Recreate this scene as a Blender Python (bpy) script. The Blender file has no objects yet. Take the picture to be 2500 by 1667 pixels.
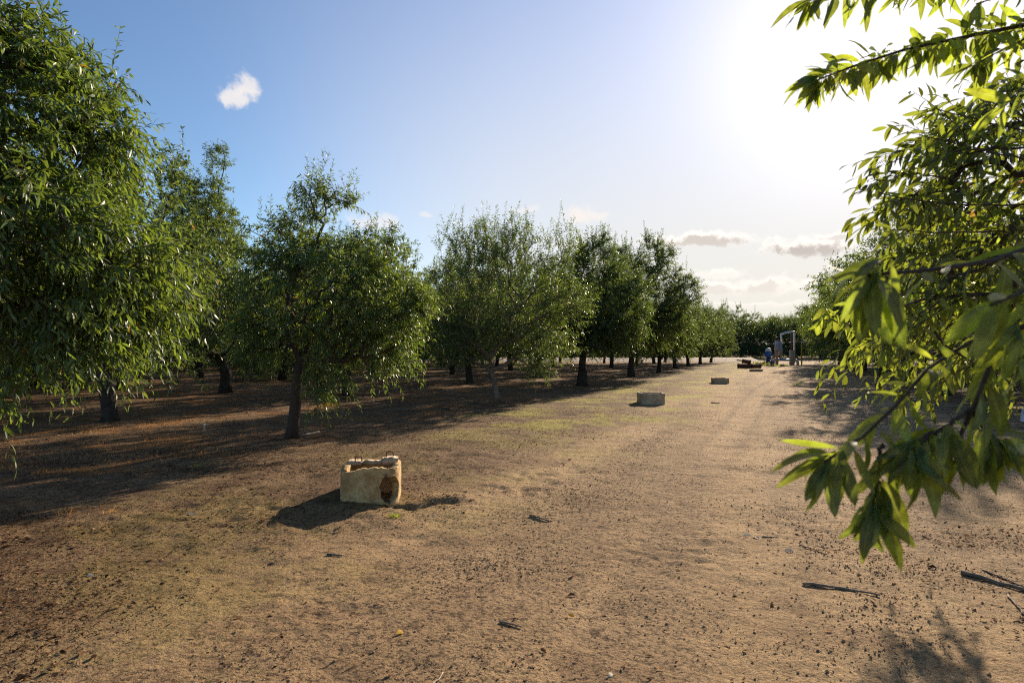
import bpy, math, random
import numpy as np
from mathutils import Vector

sc = bpy.context.scene
COL = sc.collection
R = math.radians
F, CX, HY, CH = 1667.0, 1250.0, 853.0, 1.6      # focal length, centre, horizon in photo pixels; camera height in metres

# ------------------------------------------------------------------ camera
cam = bpy.data.cameras.new("camera")
cam.lens = 24.0
cam.sensor_width = 36.0
cam.clip_start = 0.05
cam.clip_end = 3000.0
cam.dof.use_dof = True
cam.dof.focus_distance = 12.0
cam.dof.aperture_fstop = 5.0
camo = bpy.data.objects.new("camera", cam)
COL.objects.link(camo)
camo.location = (0, 0, CH)
camo.rotation_euler = (R(90.67), 0, 0)
sc.camera = camo

# ------------------------------------------------------------------ sun, sky, exposure
SUN_AZ, SUN_EL = R(29.3), R(19.8)
SD = Vector((math.sin(SUN_AZ) * math.cos(SUN_EL), math.cos(SUN_AZ) * math.cos(SUN_EL), math.sin(SUN_EL)))
sl = bpy.data.lights.new("sun", 'SUN')
sl.energy = 5.0
sl.angle = R(0.55)
sl.color = (1.0, 0.83, 0.62)
slo = bpy.data.objects.new("sun", sl)
COL.objects.link(slo)
slo.rotation_euler = SD.to_track_quat('Z', 'Y').to_euler()
slo.location = (20, 40, 30)

sc.view_settings.view_transform = 'Standard'
sc.view_settings.look = 'None'
sc.view_settings.exposure = 1.0
sc.view_settings.gamma = 1.0
sc.render.engine = 'CYCLES'
sc.cycles.max_bounces = 8
sc.cycles.transmission_bounces = 6
sc.cycles.diffuse_bounces = 4
sc.cycles.use_denoising = False
sc.cycles.filter_width = 1.15
sc.cycles.sample_clamp_indirect = 4.0

SKY_STRENGTH = 0.073
world = bpy.data.worlds.new("World")
sc.world = world
world.use_nodes = True


class NT:
    """small helper for writing node trees"""
    def __init__(s, tree):
        s.t = tree
        s.t.nodes.clear()

    def n(s, kind, **kw):
        nd = s.t.nodes.new(kind)
        for k, v in kw.items():
            setattr(nd, k, v)
        return nd

    def link(s, a, b):
        s.t.links.new(a, b)

    def put(s, sock, v):
        if isinstance(v, bpy.types.NodeSocket):
            s.link(v, sock)
        else:
            if hasattr(sock.default_value, '__len__') and not hasattr(v, '__len__'):
                v = (v,) * len(sock.default_value)
            if hasattr(v, '__len__') and len(v) == 3 and len(sock.default_value) == 4:
                v = (*v, 1)
            sock.default_value = v

    def math(s, op, a, b=None, c=None, clamp=False):
        nd = s.n('ShaderNodeMath', operation=op, use_clamp=clamp)
        s.put(nd.inputs[0], a)
        if b is not None: s.put(nd.inputs[1], b)
        if c is not None: s.put(nd.inputs[2], c)
        return nd.outputs[0]

    def ramp(s, v, a, b, lo=0.0, hi=1.0):
        nd = s.n('ShaderNodeMapRange', interpolation_type='SMOOTHSTEP')
        s.put(nd.inputs['Value'], v)
        s.put(nd.inputs['From Min'], a); s.put(nd.inputs['From Max'], b)
        s.put(nd.inputs['To Min'], lo); s.put(nd.inputs['To Max'], hi)
        return nd.outputs[0]

    def mix(s, f, a, b, blend='MIX'):
        nd = s.n('ShaderNodeMix', data_type='RGBA', blend_type=blend)
        s.put(nd.inputs['Factor'], f)
        s.put(nd.inputs['A'], a); s.put(nd.inputs['B'], b)
        return nd.outputs['Result']

    def noise(s, vec, scale, detail=4, rough=0.55, dist=0.0, out=0):
        nd = s.n('ShaderNodeTexNoise')
        if vec is not None: s.link(vec, nd.inputs['Vector'])
        nd.inputs['Scale'].default_value = scale
        nd.inputs['Detail'].default_value = detail
        nd.inputs['Roughness'].default_value = rough
        nd.inputs['Distortion'].default_value = dist
        return nd.outputs[out]


def px_dir(px, py):
    x, y, z = (px - CX) / F, 1.0, (HY - py) / F
    return math.atan2(x, y), math.atan2(z, math.hypot(x, y))


def build_world():
    g = NT(world.node_tree)
    sky = g.n('ShaderNodeTexSky', sky_type='NISHITA')
    sky.sun_disc = False
    sky.sun_elevation = SUN_EL
    sky.sun_rotation = SUN_AZ
    sky.altitude = 50
    sky.air_density = 1.0
    sky.dust_density = 0.0
    sky.ozone_density = 4.0
    tc = g.n('ShaderNodeTexCoord')
    d = tc.outputs['Generated']
    nv = g.n('ShaderNodeVectorMath', operation='NORMALIZE')
    g.link(d, nv.inputs[0])
    d = nv.outputs[0]
    dot = g.n('ShaderNodeVectorMath', operation='DOT_PRODUCT')
    g.link(d, dot.inputs[0]); dot.inputs[1].default_value = SD
    c = g.math('MAXIMUM', dot.outputs['Value'], 0.0)
    # aureole of the low sun in dusty air
    glow = g.math('ADD', g.math('MULTIPLY', g.math('POWER', c, 5.0), 2.6), g.math('MULTIPLY', g.math('POWER', c, 40.0), 6.5))
    gl = g.n('ShaderNodeVectorMath', operation='SCALE')
    gl.inputs[0].default_value = (1.0, 0.76, 0.56)
    g.link(glow, gl.inputs['Scale'])
    ad = g.n('ShaderNodeVectorMath', operation='ADD')
    g.link(sky.outputs[0], ad.inputs[0]); g.link(gl.outputs[0], ad.inputs[1])
    col = ad.outputs[0]
    # clouds: soft ellipses in azimuth and elevation, torn by noise
    sx = g.n('ShaderNodeSeparateXYZ'); g.link(d, sx.inputs[0])
    az = g.math('ARCTAN2', sx.outputs[0], sx.outputs[1])
    el = g.math('ARCSINE', sx.outputs[2])
    # dusty cream air low down towards the sun
    k0 = 1.0 / SKY_STRENGTH
    f = g.math('MULTIPLY', g.ramp(el, 0.6, 0.04), g.ramp(c, 0.62, 0.97))
    col = g.mix(g.math('MULTIPLY', f, 0.92), col, (0.435 * k0, 0.40 * k0, 0.355 * k0))
    n1 = g.noise(d, 16, 8, 0.62, 0.6, out=1)
    sp = g.n('ShaderNodeSeparateXYZ'); g.link(n1, sp.inputs[0])
    nx = g.math('SUBTRACT', sp.outputs[0], 0.5); ny = g.math('SUBTRACT', sp.outputs[1], 0.5)
    nz = g.math('SUBTRACT', g.noise(d, 55, 7, 0.65), 0.5)
    sun_side = g.ramp(c, 0.80, 0.97)
    #  px, py, half width, half height, ragged, density, greyness
    clouds = [(570, 240, 44, 26, 1.3, 0.8, 0.0), (592, 212, 34, 26, 1.4, 0.75, 0.0),
              (925, 548, 75, 24, 1.0, 0.6, 0.0), (1285, 512, 40, 10, 1.1, 0.45, 0.0),
              (1428, 527, 44, 22, 1.0, 0.9, 0.05), (1470, 523, 12, 9, 1.0, 0.6, 0.0),
              (1725, 588, 115, 20, 0.9, 1.0, 0.85), (1965, 606, 110, 28, 0.75, 1.0, 1.0),
              (2050, 578, 60, 10, 1.0, 0.8, 0.7),
              (1760, 672, 62, 16, 1.1, 0.75, 0.3), (1750, 706, 70, 16, 1.1, 0.8, 0.6),
              (1880, 700, 70, 22, 1.1, 0.85, 0.6), (1990, 705, 70, 20, 1.1, 0.7, 0.5),
              (1830, 745, 170, 9, 1.2, 0.5, 0.4), (1400, 600, 60, 12, 1.1, 0.5, 0.2), (1040, 528, 16, 7, 1.0, 0.5, 0),
              (-300, 500, 160, 40, 1.1, 0.8, 0.1), (3000, 640, 200, 40, 1.0, 0.8, 0.6)]
    for (px, py, a, b, rag, den, grey) in clouds:
        a0, e0 = px_dir(px, py)
        ka = (math.cos(a0) ** 2) / F
        A, B = a * ka * 1.45, b / F * math.cos(a0) * 1.4
        q1 = g.math('MULTIPLY', g.math('SUBTRACT', az, a0), 1 / A)
        q2 = g.math('MULTIPLY', g.math('SUBTRACT', el, e0), 1 / B)
        q1 = g.math('ADD', q1, g.math('MULTIPLY', nx, 1.7 * rag))
        q2 = g.math('ADD', q2, g.math('MULTIPLY', ny, 1.9 * rag))
        q2b = g.math('MULTIPLY', q2, g.ramp(q2, -0.3, 0.1, 1.5, 0.95))       # flat base, billowing top
        r = g.math('SQRT', g.math('ADD', g.math('MULTIPLY', q1, q1), g.math('MULTIPLY', q2b, q2b)))
        r = g.math('ADD', r, g.math('MULTIPLY', nz, 1.6))
        m = g.math('MULTIPLY', g.ramp(r, 1.0, 0.25), den)
        core = g.math('MULTIPLY', g.ramp(g.math('ADD', r, g.math('MULTIPLY', q2, 0.5)), 0.85, 0.3), grey)
        k = 1.0 / SKY_STRENGTH
        white = (0.50 * k, 0.465 * k, 0.44 * k) if grey < 0.2 else (0.62 * k, 0.58 * k, 0.53 * k)
        shade = (0.315 * k, 0.285 * k, 0.262 * k)
        cc = g.mix(core, white, shade)
        col = g.mix(m, col, cc)
    bg = g.n('ShaderNodeBackground')
    bg.inputs['Strength'].default_value = SKY_STRENGTH
    g.link(col, bg.inputs['Color'])
    out = g.n('ShaderNodeOutputWorld')
    g.link(bg.outputs[0], out.inputs['Surface'])


build_world()

# ------------------------------------------------------------------ general helpers
rs = np.random.RandomState


def at(px, py, Y):
    return np.array([(px - CX) / F * Y, Y, CH + (HY - py) / F * Y])


def foot(px, py):
    """ground point seen at a pixel of the photograph (flat ground)"""
    Y = F * CH / (py - HY)
    return np.array([(px - CX) / F * Y, Y])


U = np.array([0.37, 0.93]); U = U / np.linalg.norm(U)      # along the tree rows and the track
V = np.array([U[1], -U[0]])                                # across, to the right


def sp_xy(s, p):
    return s * U + p * V


_perm = rs(7).rand(256, 256)


def vnoise(x, y, seed=0):
    """smooth value noise, about -1..1"""
    x = np.asarray(x, float) + seed * 17.31; y = np.asarray(y, float) + seed * 9.77
    xi = np.floor(x).astype(int); yi = np.floor(y).astype(int)
    fx = x - xi; fy = y - yi
    fx = fx * fx * (3 - 2 * fx); fy = fy * fy * (3 - 2 * fy)
    a = _perm[xi & 255, yi & 255]; b = _perm[(xi + 1) & 255, yi & 255]
    c = _perm[xi & 255, (yi + 1) & 255]; d = _perm[(xi + 1) & 255, (yi + 1) & 255]
    return 2 * ((a * (1 - fx) + b * fx) * (1 - fy) + (c * (1 - fx) + d * fx) * fy) - 1


BOX = [((-1.503, 7.42), 0.60, 0.0), ]      # kept for the pit beside the broken box


def gh(x, y):
    """height of the ground, without its small roughness"""
    x = np.asarray(x, float); y = np.asarray(y, float)
    p = x * V[0] + y * V[1]; s = x * U[0] + y * U[1]
    h = 0.035 * vnoise(x / 4.2, y / 4.2, 1) + 0.018 * vnoise(x / 1.7, y / 1.7, 2)
    for c, w, dd in ((-1.0, 0.28, 0.03), (0.75, 0.28, 0.025)):
        h = h - dd * np.exp(-((p - c - 0.25 * vnoise(s / 9, 0 * s, 5)) / w) ** 2) * (0.6 + 0.4 * vnoise(s / 3, p, 6))
    h = h + 0.05 * np.exp(-((p + 5.2) / 1.1) ** 2)
    wx = 0.12 * vnoise(x / 0.16, y / 0.16, 61); wy = 0.12 * vnoise(x / 0.16, y / 0.16, 62)
    h = h - 0.055 * np.exp(-(((x + wx * 0.6 + 1.12) / 0.16) ** 2 + ((y + wy - 7.08) / 0.14) ** 2)) - 0.03 * np.exp(-(((x + wx + 0.9) / 0.22) ** 2 + ((y + wy - 7.15) / 0.1) ** 2))
    h = h + 0.035 * np.exp(-(((x + wx + 0.72) / 0.25) ** 2 + ((y + wy - 7.45) / 0.18) ** 2))
    h = h + 0.05 * np.exp(-(((x + 1.9) / 0.35) ** 2 + ((y - 7.6) / 0.5) ** 2))
    damp = np.clip((np.hypot(x, y) - 0.5) / 2.5, 0, 1)
    return h * damp


def micro(x, y, sp=None):
    """small lumps and treads in the soil"""
    p = x * V[0] + y * V[1]
    lum = 0.8 + 0.5 * np.clip(np.abs(p + 0.3) / 5, 0, 1.2)
    z = 0
    for lam, amp, sd in ((0.62, 0.018, 11), (0.25, 0.021, 12), (0.115, 0.017, 13), (0.055, 0.010, 14), (0.03, 0.005, 15)):
        k = 1.0 if sp is None else np.clip((lam / (sp * 2.0) - 0.4), 0, 1)
        n = vnoise(x / lam, y / lam, sd)
        n = np.where(n > 0.1, 0.1 + (n - 0.1) * 0.55, n)      # flat tops, sharp hollows
        z = z + k * amp * lum * n * (0.55 + 0.75 * np.clip(vnoise(x / 1.3, y / 1.3, sd + 9), -0.5, 1))
    return z


def ghm(x, y):
    x = np.asarray(x, float); y = np.asarray(y, float)
    return gh(x, y) + micro(x, y)


def gz(x, y):
    return float(ghm(np.array([x]), np.array([y]))[0])


def mesh_np(name, verts, faces, mat, parent=None, smooth=True, loc=None, edge=False):
    """faces: list of int arrays (N,k)"""
    me = bpy.data.meshes.new(name)
    verts = np.asarray(verts, np.float32)
    fl = [np.asarray(f, np.int32) for f in faces if len(f)]
    me.vertices.add(len(verts)); me.vertices.foreach_set('co', verts.ravel())
    loops = np.concatenate([f.ravel() for f in fl])
    sizes = np.concatenate([np.full(len(f), f.shape[1], np.int32) for f in fl])
    me.loops.add(len(loops)); me.loops.foreach_set('vertex_index', loops)
    me.polygons.add(len(sizes))
    starts = np.concatenate([[0], np.cumsum(sizes)[:-1]]).astype(np.int32)
    me.polygons.foreach_set('loop_start', starts); me.polygons.foreach_set('loop_total', sizes)
    if smooth: me.polygons.foreach_set('use_smooth', np.ones(len(sizes), bool))
    me.update(calc_edges=True)
    if edge:        # 0 on the midrib of a leaf, 1 on its margins
        at_ = me.attributes.new('edge', 'FLOAT', 'POINT')
        at_.data.foreach_set('value', np.tile(np.array([1, 0, 1], np.float32), len(verts) // 3))
    me.materials.append(mat)
    o = bpy.data.objects.new(name, me)
    COL.objects.link(o)
    if parent is not None: o.parent = parent
    if loc is not None: o.location = loc
    return o


def tag(o, label=None, cat=None, group=None, kind=None):
    if label: o['label'] = label
    if cat: o['category'] = cat
    if group: o['group'] = group
    if kind: o['kind'] = kind
    return o


def empty(name, loc, rz=0.0):
    o = bpy.data.objects.new(name, None)
    o.empty_display_size = 0.2
    COL.objects.link(o)
    o.location = loc; o.rotation_euler = (0, 0, rz)
    return o


def copy_tree(o, parent=None):
    c = o.copy(); COL.objects.link(c); c.parent = parent
    for ch in list(o.children):
        copy_tree(ch, c)
    return c


class MB:
    """collects simple solids into one mesh"""
    def __init__(s):
        s.v = []; s.f3 = []; s.f4 = []; s.n = 0

    def add(s, v, q=(), t=()):
        v = np.asarray(v, float)
        if len(q): s.f4.append(np.asarray(q) + s.n)
        if len(t): s.f3.append(np.asarray(t) + s.n)
        s.v.append(v); s.n += len(v)

    def box(s, c, d, rz=0.0, bev=0.0):
        c = np.asarray(c, float); hx, hy, hz = np.asarray(d, float) / 2
        b = min(bev, hx * .9, hy * .9, hz * .9)
        ca, sa = math.cos(rz), math.sin(rz)
        rings = [(-hz, b), (-hz + b, 0), (hz - b, 0), (hz, b)] if b > 0 else [(-hz, 0), (hz, 0)]
        v = []
        for z, i in rings:
            cx, cy = hx - i, hy - i
            if b > 0:
                pts = [(-cx, -cy + b), (-cx + b, -cy), (cx - b, -cy), (cx, -cy + b), (cx, cy - b), (cx - b, cy), (-cx + b, cy), (-cx, cy - b)]
            else:
                pts = [(-cx, -cy), (cx, -cy), (cx, cy), (-cx, cy)]
            for x, y in pts: v.append((c[0] + x * ca - y * sa, c[1] + x * sa + y * ca, c[2] + z))
        k = 8 if b > 0 else 4
        q = [(r * k + i, r * k + (i + 1) % k, (r + 1) * k + (i + 1) % k, (r + 1) * k + i) for r in range(len(rings) - 1) for i in range(k)]
        L = (len(rings) - 1) * k
        t = [(0, i + 1, i) for i in range(1, k - 1)] + [(L, L + i, L + i + 1) for i in range(1, k - 1)]
        s.add(v, q, t)

    def tube(s, pts, rad, k=8, cap=True):
        pts = np.asarray(pts, float); n = len(pts)
        rad = np.full(n, rad) if np.isscalar(rad) else np.asarray(rad, float)
        tg = np.gradient(pts, axis=0) if n > 2 else np.repeat((pts[-1:] - pts[:1]), n, 0)
        tg /= (np.linalg.norm(tg, axis=1, keepdims=True) + 1e-9)
        ref = np.array([1.0, 0.2, 0.1]) if abs(tg[0][0]) < 0.8 else np.array([0.1, 1.0, 0.2])
        a = ref - (tg @ ref)[:, None] * tg
        a /= (np.linalg.norm(a, axis=1, keepdims=True) + 1e-9)
        b = np.cross(tg, a)
        th = np.arange(k) * 2 * math.pi / k
        v = pts[:, None, :] + rad[:, None, None] * (np.cos(th)[None, :, None] * a[:, None, :] + np.sin(th)[None, :, None] * b[:, None, :])
        i = np.arange(n - 1)[:, None] * k; j = np.arange(k)[None, :]; j2 = (j + 1) % k
        q = np.stack([i + j, i + j2, i + k + j2, i + k + j], -1).reshape(-1, 4)
        v = v.reshape(-1, 3); t = []
        if cap:
            v = np.vstack([v, pts[:1], pts[-1:]])
            m = len(v)
            t = [(m - 2, (x + 1) % k, x) for x in range(k)] + [(m - 1, (n - 1) * k + x, (n - 1) * k + (x + 1) % k) for x in range(k)]
        s.add(v, q, t)

    def lathe(s, c, prof, k=20):
        c = np.asarray(c, float)
        s.tube([(c[0], c[1], c[2] + z) for r, z in prof], [max(r, 1e-4) for r, z in prof], k)

    def build(s, name, mat, parent=None, smooth=False, loc=None):
        fs = []
        if s.f4: fs.append(np.concatenate(s.f4))
        if s.f3: fs.append(np.concatenate(s.f3))
        o = mesh_np(name, np.concatenate(s.v), fs, mat, parent, smooth, loc)
        return o


# ------------------------------------------------------------------ materials
def new_mat(name):
    m = bpy.data.materials.new(name); m.use_nodes = True
    return m, NT(m.node_tree)


def simple(name, col, rough=0.7, var=0.25, scale=9.0, bump=0.0, metal=0.0, second=None, spec=0.4, bscale=None):
    m, g = new_mat(name)
    tc = g.n('ShaderNodeTexCoord'); ob = tc.outputs['Object']
    n = g.noise(ob, scale, 6, 0.6)
    sec = second if second else tuple(c * (1 - var) for c in col)
    c = g.mix(g.ramp(n, 0.35, 0.65), col, sec)
    c = g.mix(g.math('MULTIPLY', g.ramp(g.noise(ob, scale * 6, 3), 0.45, 0.7), var), c, tuple(x * 0.45 for x in col))
    b = g.n('ShaderNodeBsdfPrincipled')
    g.link(c, b.inputs['Base Color']); b.inputs['Roughness'].default_value = rough
    b.inputs['Metallic'].default_value = metal
    b.inputs['Specular IOR Level'].default_value = spec
    if bump:
        bp = g.n('ShaderNodeBump'); bp.inputs['Distance'].default_value = bump
        bp.inputs['Strength'].default_value = 0.8
        g.link(g.noise(ob, bscale or scale * 3, 6, 0.65), bp.inputs['Height'])
        g.link(bp.outputs[0], b.inputs['Normal'])
    o = g.n('ShaderNodeOutputMaterial'); g.link(b.outputs[0], o.inputs[0])
    return m


def leaf_mat(name, top, under, trans, tw=0.5, rough=0.38, yellow=0.02, spec=0.5, vein=False):
    m, g = new_mat(name)
    geo = g.n('ShaderNodeNewGeometry')
    rnd = geo.outputs['Random Per Island']
    c = g.mix(geo.outputs['Backfacing'], top, under)
    k = g.ramp(rnd, 0.0, 1.0, 0.62, 1.38)
    sc_ = g.n('ShaderNodeVectorMath', operation='SCALE'); g.link(c, sc_.inputs[0]); g.link(k, sc_.inputs['Scale'])
    c = sc_.outputs[0]
    r2 = g.math('FRACT', g.math('MULTIPLY', rnd, 57.31))
    tcol = g.mix(r2, trans, tuple(x * y for x, y in zip(trans, (1.25, 1.1, 0.9))))
    st = g.n('ShaderNodeVectorMath', operation='SCALE'); g.link(tcol, st.inputs[0]); g.link(k, st.inputs['Scale'])
    tcol = st.outputs[0]
    if vein:
        at_ = g.n('ShaderNodeAttribute', attribute_name='edge')
        e_ = at_.outputs['Fac']
        rib = g.ramp(e_, 0.16, 0.04)
        tcol = g.mix(g.math('MULTIPLY', rib, 0.45), tcol, (0.52, 0.56, 0.16)); c = g.mix(g.math('MULTIPLY', rib, 0.5), c, (0.2, 0.25, 0.09))
        ob = g.n('ShaderNodeTexCoord').outputs['Object']
        blot = g.ramp(g.noise(ob, 45, 4, 0.6), 0.35, 0.7, 0.75, 1.2)
        for nm in ('a', 'b'):
            sv = g.n('ShaderNodeVectorMath', operation='SCALE'); g.link(c if nm == 'a' else tcol, sv.inputs[0]); g.link(blot, sv.inputs['Scale'])
            if nm == 'a': c = sv.outputs[0]
            else: tcol = sv.outputs[0]
    isy = g.math('LESS_THAN', g.math('FRACT', g.math('MULTIPLY', rnd, 913.7)), yellow)
    c = g.mix(isy, c, (0.32, 0.20, 0.03)); tcol = g.mix(isy, tcol, (0.55, 0.30, 0.04))
    b = g.n('ShaderNodeBsdfPrincipled')
    g.link(c, b.inputs['Base Color'])
    g.link(g.ramp(r2, 0, 1, rough - 0.07, rough + 0.14), b.inputs['Roughness'])
    b.inputs['Specular IOR Level'].default_value = spec
    t = g.n('ShaderNodeBsdfTranslucent'); g.link(tcol, t.inputs['Color'])
    mx = g.n('ShaderNodeMixShader'); mx.inputs[0].default_value = tw
    g.link(b.outputs[0], mx.inputs[1]); g.link(t.outputs[0], mx.inputs[2])
    o = g.n('ShaderNodeOutputMaterial'); g.link(mx.outputs[0], o.inputs[0])
    return m


M = {}
M['leaf'] = leaf_mat("leaf_green", (0.046, 0.084, 0.022), (0.085, 0.135, 0.05), (0.21, 0.31, 0.033), 0.33, 0.42, 0.003, 0.4)
M['leaf_far'] = leaf_mat("leaf_old_green", (0.042, 0.074, 0.022), (0.07, 0.1, 0.045), (0.16, 0.24, 0.035), 0.36, 0.5, 0.002, 0.35)
M['leaf_shade'] = leaf_mat("leaf_crown_shaded", (0.045, 0.072, 0.02), (0.075, 0.1, 0.04), (0.26, 0.33, 0.03), 0.42, 0.42, 0.003, 0.4)  # duller copy of the close leaves, crown shade mixed into the colour
M['leaf_near'] = leaf_mat("leaf_close", (0.05, 0.095, 0.022), (0.085, 0.13, 0.045), (0.34, 0.44, 0.035), 0.56, 0.4, 0.0005, 0.45, True)
M['bark'] = simple("bark_dark", (0.075, 0.055, 0.042), 0.95, 0.55, 7, 0.07, bscale=22)
M['bark_pale'] = simple("bark_pale", (0.26, 0.2, 0.15), 0.85, 0.45, 9, 0.015, bscale=30)
M['bark_young'] = simple("bark_reddish", (0.088, 0.055, 0.038), 0.85, 0.5, 20, 0.015, bscale=50)
M['concrete'] = simple("weathered_concrete", (0.62, 0.44, 0.205), 0.92, 0.7, 6.5, 0.03, second=(0.36, 0.22, 0.09), bscale=26)
M['concrete_grey'] = simple("grey_concrete", (0.50, 0.375, 0.245), 0.9, 0.6, 6, 0.02, second=(0.34, 0.245, 0.15), bscale=24)
M['bank'] = simple("bank_earth", (0.27, 0.21, 0.155), 0.95, 0.3, 0.8, 0.03)
M['rust'] = simple("rust", (0.16, 0.062, 0.03), 0.85, 0.6, 12, 0.008, second=(0.08, 0.035, 0.022))
M['blue'] = simple("blue_paint", (0.035, 0.13, 0.42), 0.4, 0.25, 8, 0.0)
M['blue_dark'] = simple("dark_blue_paint", (0.02, 0.05, 0.2), 0.45, 0.3, 8, 0.0)
M['blue_pipe'] = simple("blue_pipe_paint", (0.03, 0.18, 0.42), 0.4, 0.2, 8, 0.0)
M['capwhite'] = simple("pale_grey_paint", (0.62, 0.64, 0.68), 0.45, 0.15, 8, 0.0)
M['pvc'] = simple("white_plastic_pipe", (0.86, 0.86, 0.85), 0.4, 0.04, 6, 0.0)
M['steel'] = simple("grey_cabinet_steel", (0.40, 0.41, 0.43), 0.5, 0.25, 5, 0.0, metal=0.0)
M['wood'] = simple("weathered_post_wood", (0.19, 0.10, 0.065), 0.85, 0.4, 10, 0.006)
M['wood_pale'] = simple("fresh_cut_wood", (0.55, 0.36, 0.24), 0.8, 0.3, 10, 0.004)
M['sleeve'] = simple("tan_sleeve", (0.46, 0.38, 0.28), 0.85, 0.25, 5, 0.006)
M['yellow'] = simple("yellow_paint", (0.52, 0.36, 0.045), 0.55, 0.3, 8, 0.0)
M['stick'] = simple("dead_stick", (0.26, 0.19, 0.14), 0.9, 0.5, 22, 0.004, bscale=70)
M['stick_pale'] = simple("bare_pale_twig", (0.45, 0.34, 0.24), 0.8, 0.3, 22, 0.002)
M['guard'] = simple("white_carton", (0.66, 0.70, 0.78), 0.6, 0.2, 14, 0.0)
M['red'] = simple("red_plastic", (0.55, 0.02, 0.03), 0.5, 0.2, 20, 0.0)
M['grass'] = leaf_mat("grass_blade", (0.12, 0.16, 0.03), (0.12, 0.16, 0.03), (0.3, 0.36, 0.04), 0.4, 0.5, 0.15)
M['straw'] = leaf_mat("straw_blade", (0.36, 0.2, 0.06), (0.36, 0.2, 0.06), (0.5, 0.25, 0.06), 0.4, 0.6, 0.0)
M['weed'] = leaf_mat("weed_blade", (0.14, 0.18, 0.06), (0.16, 0.2, 0.08), (0.3, 0.36, 0.1), 0.4, 0.5, 0.1)
M['leaf_yellow'] = leaf_mat("fallen_yellow", (0.42, 0.27, 0.02), (0.42, 0.27, 0.03), (0.40, 0.24, 0.02), 0.3, 0.8, 0.0, 0.1)
M['leaf_pale'] = leaf_mat("fallen_pale", (0.66, 0.58, 0.44), (0.66, 0.58, 0.44), (0.4, 0.36, 0.24), 0.25, 0.8, 0.0, 0.1)


def litter_mat():
    m, g = new_mat("dry_leaf_litter")
    geo = g.n('ShaderNodeNewGeometry')
    cr = g.n('ShaderNodeValToRGB')
    g.link(geo.outputs['Random Per Island'], cr.inputs[0])
    e = cr.color_ramp.elements
    e[0].position = 0; e[0].color = (0.03, 0.02, 0.014, 1)
    e[1].position = 1.0; e[1].color = (0.50, 0.38, 0.25, 1)
    for p, c in ((0.3, (0.06, 0.035, 0.022)), (0.6, (0.12, 0.07, 0.042)), (0.8, (0.21, 0.12, 0.065)), (0.92, (0.32, 0.2, 0.11))):
        x = e.new(p); x.color = (*c, 1)
    b = g.n('ShaderNodeBsdfDiffuse'); g.link(cr.outputs[0], b.inputs['Color'])
    t = g.n('ShaderNodeBsdfTranslucent'); g.link(g.mix(1.0, cr.outputs[0], (1.2, 1.05, 0.85), 'MULTIPLY'), t.inputs['Color'])
    mx = g.n('ShaderNodeMixShader'); mx.inputs[0].default_value = 0.3
    g.link(b.outputs[0], mx.inputs[1]); g.link(t.outputs[0], mx.inputs[2])
    o = g.n('ShaderNodeOutputMaterial'); g.link(mx.outputs[0], o.inputs[0])
    return m


M['litter'] = litter_mat()


def clod_mat():
    m, g = new_mat("soil_clod")
    geo = g.n('ShaderNodeNewGeometry')
    c = g.mix(geo.outputs['Random Per Island'], (0.2, 0.13, 0.075), (0.42, 0.285, 0.16))
    b = g.n('ShaderNodeBsdfPrincipled'); g.link(c, b.inputs['Base Color']); b.inputs['Roughness'].default_value = 0.95
    b.inputs['Specular IOR Level'].default_value = 0.1
    o = g.n('ShaderNodeOutputMaterial'); g.link(b.outputs[0], o.inputs[0])
    return m


M['clod'] = clod_mat()


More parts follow.
